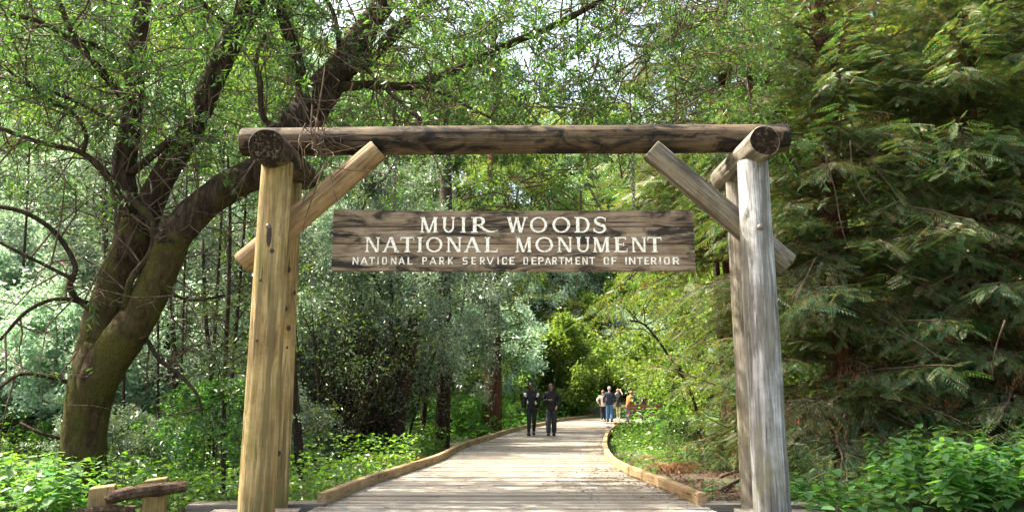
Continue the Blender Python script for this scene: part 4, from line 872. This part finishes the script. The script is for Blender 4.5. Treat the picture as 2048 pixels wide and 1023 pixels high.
# broad-leaved plants, each leaf its own part
def leaf_heart(wk=1.0):
    n = 7; V = [(0, 0, 0)]; ys = [0, .12, .3, .5, .7, .87, 1.0]; ws = [w_*wk for w_ in (.0, .30, .36, .33, .24, .12, 0)]
    L_, M_, R_ = [], [], []
    V = []
    for y_, w_ in zip(ys, ws):
        sag = -.18*y_*y_; V += [(-w_, y_, sag+.10*w_), (0, y_, sag-.03*(w_ > 0)), (w_, y_, sag+.10*w_)]
    Q = [(3*i+a, 3*i+a+1, 3*i+a+4, 3*i+a+3) for i in range(n-1) for a in (0, 1)]
    return make_mesh('leaf', np.array(V), Q, None, L_NETTLE, True)
HEARTS = [leaf_heart(), leaf_heart(.62), leaf_heart(1.15)]
def plant(x, y, h, label, group, rg, name='broad_leaved_plant', lsz=.11):
    label += ', '+('tall' if h > .62 else 'short')+', '+where(x, y, (9.2, 9.9, 10.6, 11.4))
    z = gz(x, y); t = thing(name, label, 'plant', (x, y, z), rg.rand()*6.28, group)
    g = Geo(); lean = rg.normal(size=2)*.12; P = np.array([[lean[0]*s*s*h, lean[1]*s*s*h, s*h] for s in np.linspace(-.05, 1, 6)]); tube(g, P, np.linspace(.005, .002, 6), 4, False)
    st = g.obj('stem', L_BRIGHT, t); n = max(3, int(h/.085))
    HEART = HEARTS[rg.randint(3)]; lsz *= rg.uniform(.65, 1.15)
    for i in range(n):
        s = .28+.72*(i+.5)/n; q = resample(P, [s])[0]
        for k in (0, 1):
            a = i*1.57+k*3.14+rg.normal()*.3; o = link('leaf', HEART, t); o.location = q+np.array([math.cos(a+1.57)*.02, math.sin(a+1.57)*.02, 0])
            sc_ = lsz*rg.uniform(.75, 1.25)*(1.15-.6*s); o.scale = (sc_,)*3; o.rotation_euler = (rg.uniform(-.45, .25), rg.uniform(-.3, .3), a)
rg = np.random.RandomState(31)
for i in range(160):
    if i >= 120: x = rg.uniform(4.4, 6.5); y = rg.uniform(8.7, 10)
    elif i < 70: x = rg.uniform(3.15, 6.6); y = rg.uniform(8.6, 10.6)
    else: x = rg.uniform(3.3, 8.4); y = rg.uniform(10.2, 12.2)
    px_ = 1024+x/y*1599; h = rg.uniform(.42, .72)*(1.0+.35*max(0, math.sin(px_/70.)))*(.75 if px_ < 1700 else 1)
    near = 'broad leaved green plant' if px_ < 1800 else 'broad leaved green plant'
    plant(x, y, h, near, 'broad leaved plants beyond the pale posts', rg, lsz=.23)
for i in range(60):
    x = rg.uniform(-6.6, -4.6); y = rg.uniform(8.6, 10.6); px_ = 1024+x/y*1599
    plant(x, y, rg.uniform(.4, .75), 'broad leaved plant', 'plants round the mossy trunk', rg, lsz=.20)
for i in range(26):
    x = rg.uniform(-4.7, -3.2); y = rg.uniform(9.8, 12.5); plant(x, y, rg.uniform(.25, .5), 'low bright plant', 'plants by the fence', rg, lsz=.12)
for i in range(16):
    x = rg.uniform(-2.55, -1.9) if i < 8 else rg.uniform(2.35, 2.9); y = rg.uniform(10.4, 13) if i < 8 else rg.uniform(10.3, 12)
    if near_path(x, y, .3): continue
    plant(x, y, rg.uniform(.25, .4), 'small kerbside plant' if i < 8 else 'small kerbside plant', 'plants along the left kerb' if i < 8 else 'plants along the right kerb', rg, lsz=.11)

# ------------------------------------------------------------------ side landing and bench
land = thing('side_landing', 'low side landing of reddish timbers branching off the walk', 'landing', tuple(on_z(1262, 856, 0)))
LD = np.array(land.location)
for k, (dy, z1, dep) in enumerate(((0, .06, .22), (.9, .20, .22))):
    a = on_z(1226+k*3, 862-k*8, 0); b = on_z(1312, 862-k*8, 0); g = Geo(); L_ = (b[0]-a[0]); box(g, -L_/2, L_/2, -dep/2, dep/2, -.3, z1)
    o = g.obj('edge_timber', M_DARKWOOD, land); o.location = ((a[0]+b[0])/2-LD[0], a[1]-LD[1], 0)
for k in range(7):
    g = Geo(); box(g, -1.1, 1.1, -.068, .068, -.04, .0); o = g.obj('plank', M_DECK, land); o.location = (.25, 1.1+k*.15, .17)
bench = thing('wooden_bench', 'weathered plank bench at the side landing near the orange jacket', 'bench', tuple(on_z(1292, 852, 0)))
g = Geo(); box(g, -.75, .75, -.2, .2, .42, .48); g.obj('seat', M_DARKWOOD, bench)
g = Geo(); box(g, -.75, .75, .18, .23, .62, .88); g.obj('backrest', M_DARKWOOD, bench)
for sx in (-.6, .6):
    g = Geo(); box(g, sx-.06, sx+.06, -.18, .17, 0, .42); g.obj('leg', M_DARKWOOD, bench)
    g = Geo(); box(g, sx-.04, sx+.04, .231, .28, 0, .88); g.obj('leg', M_DARKWOOD, bench)

# ------------------------------------------------------------------ people
def cloth(name, c, r=.8): return plain(name, c, r, .2, 12)
C_BLACK = cloth('black_cloth', (.012, .013, .018)); C_NAVY = cloth('navy_cloth', (.012, .02, .05)); C_GREY = cloth('charcoal_cloth', (.03, .035, .042))
C_WHITE = cloth('white_panel', (.70, .71, .74)); C_PINK = cloth('pale_pink_cloth', (.62, .50, .46)); C_JEANS = cloth('blue_denim', (.05, .13, .27)); C_TAN = cloth('tan_shorts', (.10, .08, .07))
C_ORANGE = cloth('orange_cloth', (.38, .12, .03)); C_GREEN = cloth('dark_green_cloth', (.02, .07, .06)); C_PLUM = cloth('plum_cloth', (.09, .03, .05))
SK_D = cloth('brown_skin', (.13, .065, .04), .5); SK_M = cloth('tanned_skin', (.30, .16, .11), .5); SK_L = cloth('fair_skin', (.52, .34, .26), .5)
H_BLK = cloth('black_hair', (.01, .009, .008), .5); H_GREY = cloth('grey_hair', (.45, .43, .40)); H_RED = cloth('auburn_hair', (.30, .13, .06)); H_BLO = cloth('blond_hair', (.50, .38, .22)); SHOE = cloth('dark_shoe', (.02, .02, .02)); SHOEW = cloth('white_shoe', (.6, .6, .58))
skins = []
def skin(name, verts, edges, mat, parent, root=0, sub=2):
    me = bpy.data.meshes.new(name); me.from_pydata([v[:3] for v in verts], edges, []); me.materials.append(mat)
    o = link(name, me, parent); m = o.modifiers.new('skin', 'SKIN'); m.use_smooth_shade = True
    for i, v in enumerate(verts):
        sv = me.skin_vertices[0].data[i]; sv.radius = (v[3], v[4] if len(v) > 4 else v[3]); sv.use_root = (i == root)
    o.modifiers.new('sub', 'SUBSURF').levels = sub; o.modifiers['sub'].render_levels = sub; skins.append(o); return o
def person(label, pos, face, H, pose, top, bottom, skinm, hair, shoes, hairstyle='short', shorts=False, female=False, short_sleeve=False, panels=None):
    t = thing('person', label, 'person', pos, face, None); s = H/1.72; t.scale = (s, s, s)
    sw = .150 if female else .178; lean = pose.get('lean', 0); hd = pose.get('head', 0)
    def up(x, y, z):                      # lean the upper body forward (-y) about the hip
        a = lean; dz = z-.92; return (x, y*math.cos(a)-dz*math.sin(a), .92+dz*math.cos(a)+y*math.sin(a))
    J = {'hip': (0, 0, .93), 'belly': up(0, 0, 1.08), 'chest': up(0, -.01, 1.28), 'nb': up(0, 0, 1.43), 'neck': up(0, -.005, 1.50)}
    for sd, k in ((-1, 'l'), (1, 'r')):
        J['sh'+k] = up(sd*sw, 0, 1.375); ar = pose['arm'+k]; J['el'+k] = up(*ar[0]); J['wr'+k] = up(*ar[1])
        lg = pose['leg'+k]; J['hj'+k] = (sd*.085, 0, .88); J['kn'+k] = lg[0]; J['an'+k] = lg[1]
    hx, hy, hz = up(0, -.015-hd*.05, 1.0+.600-hd*.02)
    e = .002; f = .9 if female else 1.0
    # body (skin) : one continuous figure
    v = [(*J['hip'], .12*f, .095), (*J['belly'], .115*f, .085), (*J['chest'], .14*f, .09), (*J['nb'], .075, .06), (*J['neck'], .060, .058),
         (hx, hy, hz-.085, .052, .058), (hx, hy, hz-.02, .070, .082), (hx, hy, hz+.05, .072, .085), (hx, hy+.005, hz+.095, .045, .055)]
    ed = [(0, 1), (1, 2), (2, 3), (3, 4), (4, 5), (5, 6), (6, 7), (7, 8)]
    for k in 'lr':
        b = len(v); sd = -1 if k == 'l' else 1; w_ = np.array(J['wr'+k]); ee = np.array(J['el'+k]); d = nrm(w_-ee); pm = w_+d*.06
        v += [(*J['sh'+k], .055), (*J['el'+k], .038), (*w_, .025), (*pm, .034, .018)]; ed += [(2, b), (b, b+1), (b+1, b+2), (b+2, b+3)]
        side = nrm(np.cross(d, [0, 1, .2])); 
        for q in range(4):
            o_ = side*(-.024+.016*q); n0 = len(v); ln = (.06, .075, .07, .055)[q]; p1 = pm+o_+d*.035; p2 = p1+d*ln*.5+np.array([0, -.012, 0]); v += [(*p1, .009), (*p2, .008)]; ed += [(b+3, n0), (n0, n0+1)]
        n0 = len(v); p1 = w_+d*.03-side*.035; p2 = p1+d*.04-side*.012+np.array([0, -.012, 0]); v += [(*p1, .011), (*p2, .009)]; ed += [(b+2, n0), (n0, n0+1)]
        c = len(v); v += [(*J['hj'+k], .085), (*J['kn'+k], .055), (*J['an'+k], .036)]; ed += [(0, c), (c, c+1), (c+1, c+2)]
    skin('body', v, ed, skinm, t, 0, 2)
    # face
    g = Geo(); g.add([(hx-.013, hy-.080, hz-.025), (hx+.013, hy-.080, hz-.025), (hx, hy-.108, hz-.022), (hx, hy-.080, hz+.015)], None, [(0, 1, 2), (1, 3, 2), (0, 2, 3)]); g.obj('nose', skinm, t)
    for sx in (-1, 1):
        g = Geo(); box(g, hx+sx*.03-.013, hx+sx*.03+.013, hy-.088, hy-.07, hz+.006, hz+.016); g.obj('eye', H_BLK, t)
        g = Geo(); box(g, hx+sx*.078-.008, hx+sx*.078+.008, hy-.012, hy+.018, hz-.03, hz+.025); g.obj('ear', skinm, t)
    g = Geo(); box(g, hx-.024, hx+.024, hy-.085, hy-.07, hz-.056, hz-.048); g.obj('mouth', C_PLUM, t)
    # hair
    ph = np.linspace(0, 2*math.pi, 25)[:-1]; bk = .5+.5*np.sin(ph)            # bk=1 at the back (+y), 0 in front
    tm_ = np.radians(58+62*np.clip(bk*1.5, 0, 1)+(8 if hairstyle == 'long' else 0)*(bk > .3)); rows_ = []
    for q in np.linspace(.02, 1, 8):
        th = tm_*q; rows_.append(np.stack([hx+np.sin(th)*np.cos(ph)*.086, hy+.012+np.sin(th)*np.sin(ph)*.102, hz+.022+np.cos(th)*.100], 1))
    if hairstyle == 'long':
        for q, wd in ((.06, 1.12), (.13, 1.2), (.19, 1.15), (.22, .9)):
            b_ = rows_[7].copy(); side_ = bk > .28; b_[side_, 2] -= q; b_[side_, 0] = hx+(b_[side_, 0]-hx)*wd; b_[~side_] = b_[~side_]+[0, .01, 0]; rows_.append(b_)
    V_ = np.concatenate(rows_); m_ = len(rows_); jj = np.arange(24); kk_ = (jj+1) % 24
    g = Geo(); g.add(V_, np.concatenate([np.stack([r_*24+jj, (r_+1)*24+jj, (r_+1)*24+kk_, r_*24+kk_], 1) for r_ in range(m_-1)])); g.obj('hair', hair, t, True)
    if hairstyle == 'bun': skin('hair_bun', [(hx, hy+.10, hz+.07, .05), (hx, hy+.13, hz+.05, .04)], [(0, 1)], hair, t, 0, 2)
    # top
    g_ = .018; v = [(0, 0, .80, .165*f, .14), (0, 0, .90, .165*f, .14), (*J['belly'], .158*f, .13), (*J['chest'], .175*f, .13), (*J['nb'], .105, .085), (*np.array(J['neck'])-[0, 0, .02], .062, .062)]
    ed = [(0, 1), (1, 2), (2, 3), (3, 4), (4, 5)]
    for k in 'lr':
        b = len(v); sh, el, wr = (np.array(J[q+k]) for q in ('sh', 'el', 'wr'))
        if short_sleeve: m_ = sh+(el-sh)*.75; v += [(*sh, .072), (*m_, .058)]; ed += [(3, b), (b, b+1)]
        else: v += [(*sh, .085), (*el, .070), (*(wr-nrm(wr-el)*.015), .048)]; ed += [(3, b), (b, b+1), (b+1, b+2)]
    skin('jacket', v, ed, top, t, 0, 2)
    # trousers
    v = [(0, 0, .90, .145*f, .12), (0, 0, 1.02, .125*f, .10)]; ed = [(0, 1)]
    for k in 'lr':
        b = len(v); kn, an = np.array(J['kn'+k]), np.array(J['an'+k]); v += [(*J['hj'+k], .10)]; ed += [(0, b)]
        if shorts: v += [(*(np.array(J['hj'+k])+(kn-np.array(J['hj'+k]))*.55), .095)]; ed += [(b, b+1)]
        else: v += [(*kn, .078*(.95 if female else 1.2)), (*(an+[0, 0, .0]), .060*(.9 if female else 1.45))]; ed += [(b, b+1), (b+1, b+2)]
    skin('trousers', v, ed, bottom, t, 0, 2)
    for k in 'lr':
        an = np.array(J['an'+k]); tp = pose.get('toe'+k, (0, -.16, -.045)); h_ = an+np.array([0, .035, -.04]); 
        skin('shoe', [(*(an+[0, 0, .0]), .055), (*h_, .052, .045), (*(an+np.array(tp)*.6), .055, .045), (*(an+np.array(tp)*1.1), .046, .034)], [(0, 1), (0, 2), (2, 3)], shoes, t, 0, 2)
    if panels:
        for sd, k in ((-1, 'l'), (1, 'r')):
            p = np.array(J['sh'+k]); e_ = np.array(J['el'+k]); q = p+(e_-p)*.42
            skin('sleeve_panel', [(*(p+(e_-p)*.0), .100), (*(p+(e_-p)*.25), .102), (*(q+(e_-p)*.12), .094)], [(0, 1), (1, 2)], panels, t, 0, 2)
            b_ = np.array(J['belly']); g = Geo(); tube(g, [b_+[sd*.118, -.035, .09], b_+[sd*.108, -.062, .02], b_+[sd*.128, -.055, -.07]], [.022, .042, .024], 8); g.obj('side_panel', panels, t, True)
        g = Geo(); c = np.array(J['chest']); box(g, c[0]+.05, c[0]+.085, c[1]-.122, c[1]-.112, c[2]+.04, c[2]+.052); g.obj('chest_logo', panels, t)
    return t
def feet(px, py): p = on_z(px, py, 0); return (p[0], p[1], 0.005)
DOWN = lambda sd, sw=0.0, f=0: ((sd*.25, .03+sw, 1.12), (sd*.27, -.05+sw+f, .88))
person('person walking in black tracksuit top with white shoulder panels and black leggings', feet(1063, 872), .02, 1.66, {
    'arml': ((-.245, .03, 1.13), (-.265, -.04, .88)), 'armr': ((.235, .06, 1.12), (.25, .04, .87)),
    'legl': ((-.085, -.10, .50), (-.09, -.13, .10)), 'legr': ((.09, -.03, .49), (.085, .19, .13)), 'toel': (0, -.16, -.01), 'toer': (0, -.13, -.085)},
    C_BLACK, C_BLACK, SK_D, H_BLK, SHOE, 'short', female=True, panels=C_WHITE)
person('person walking in black hooded top and charcoal trousers with one hand raised', feet(1103, 873), .0, 1.63, {
    'arml': ((-.25, .02, 1.15), (-.06, -.20, 1.18)), 'armr': ((.27, .04, 1.14), (.17, -.17, .95)),
    'legl': ((-.10, -.10, .50), (-.10, -.14, .11)), 'legr': ((.09, -.01, .49), (.09, .12, .10)), 'toel': (-.03, -.15, -.03), 'head': .6, 'toer': (0, -.14, -.05)},
    C_BLACK, C_GREY, SK_M, C_BLACK, SHOE, 'long', panels=None)
person('person in pale pink top and black leggings walking away, elbow out', feet(1207, 843), math.pi-.15, 1.52, {
    'arml': DOWN(-1), 'armr': ((.34, .0, 1.16), (.24, -.05, .98)), 'legl': ((-.08, -.03, .49), (-.08, -.05, .09)), 'legr': ((.08, -.02, .49), (.08, .12, .11))},
    C_PINK, C_BLACK, SK_L, H_RED, SHOEW, 'short', female=True)
person('person in navy top, blue jeans and pale cap walking away', feet(1220, 844), math.pi-.1, 1.68, {
    'arml': ((-.27, .0, 1.14), (-.26, -.10, .92)), 'armr': ((.27, .02, 1.14), (.28, -.05, .9)), 'legl': ((-.09, -.02, .49), (-.09, .10, .10)), 'legr': ((.10, -.06, .49), (.10, -.08, .09))},
    C_NAVY, C_JEANS, SK_L, H_GREY, SHOE)
person('person in dark top and shorts lifting both arms toward the trees', feet(1237, 838), math.pi-.5, 1.62, {
    'arml': ((-.25, -.10, 1.36), (-.08, -.24, 1.60)), 'armr': ((.25, -.12, 1.36), (.10, -.24, 1.56)), 'legl': ((-.08, 0, .49), (-.08, .04, .09)), 'legr': ((.09, -.04, .49), (.09, -.06, .09))},
    C_BLACK, C_TAN, SK_L, H_BLO, SHOEW, 'bun', shorts=True, female=True, short_sleeve=True)
person('person in orange jacket leaning forward beside the landing', feet(1257, 848), 1.9, 1.50, {
    'arml': ((-.24, -.10, 1.15), (-.16, -.28, 1.05)), 'armr': ((.24, -.10, 1.15), (.15, -.30, 1.08)), 'legl': ((-.09, -.04, .49), (-.09, .02, .09)), 'legr': ((.09, -.02, .49), (.09, .03, .09)), 'lean': .28, 'head': .5},
    C_ORANGE, C_GREY, SK_M, H_RED, SHOE)
person('person in dark green top standing right next to the orange jacket', feet(1267, 845), -1.2, 1.50, {
    'arml': DOWN(-1), 'armr': ((.25, -.06, 1.14), (.15, -.24, 1.02)), 'legl': ((-.09, -.02, .49), (-.09, .02, .09)), 'legr': ((.09, -.03, .49), (.09, .0, .09)), 'lean': .12},
    C_GREEN, C_BLACK, SK_M, H_BLK, SHOE)
person('person in plum top half hidden by leaves behind the bench', feet(1288, 842), .4, 1.35, {
    'arml': DOWN(-1), 'armr': DOWN(1), 'legl': ((-.09, -.02, .49), (-.09, .02, .09)), 'legr': ((.09, -.03, .49), (.09, .0, .09)), 'lean': .2},
    C_PLUM, C_BLACK, SK_M, H_BLK, SHOE)
# bake the skinned figures
bpy.context.view_layer.update(); dg = bpy.context.evaluated_depsgraph_get()
for o in skins:
    me = bpy.data.meshes.new_from_object(o.evaluated_get(dg)); old = o.data; o.modifiers.clear(); o.data = me
    if not me.materials: me.materials.append(old.materials[0])
print('objects', len(bpy.data.objects), 'tris', sum(len(m.loops)-2*len(m.polygons) for m in bpy.data.meshes))
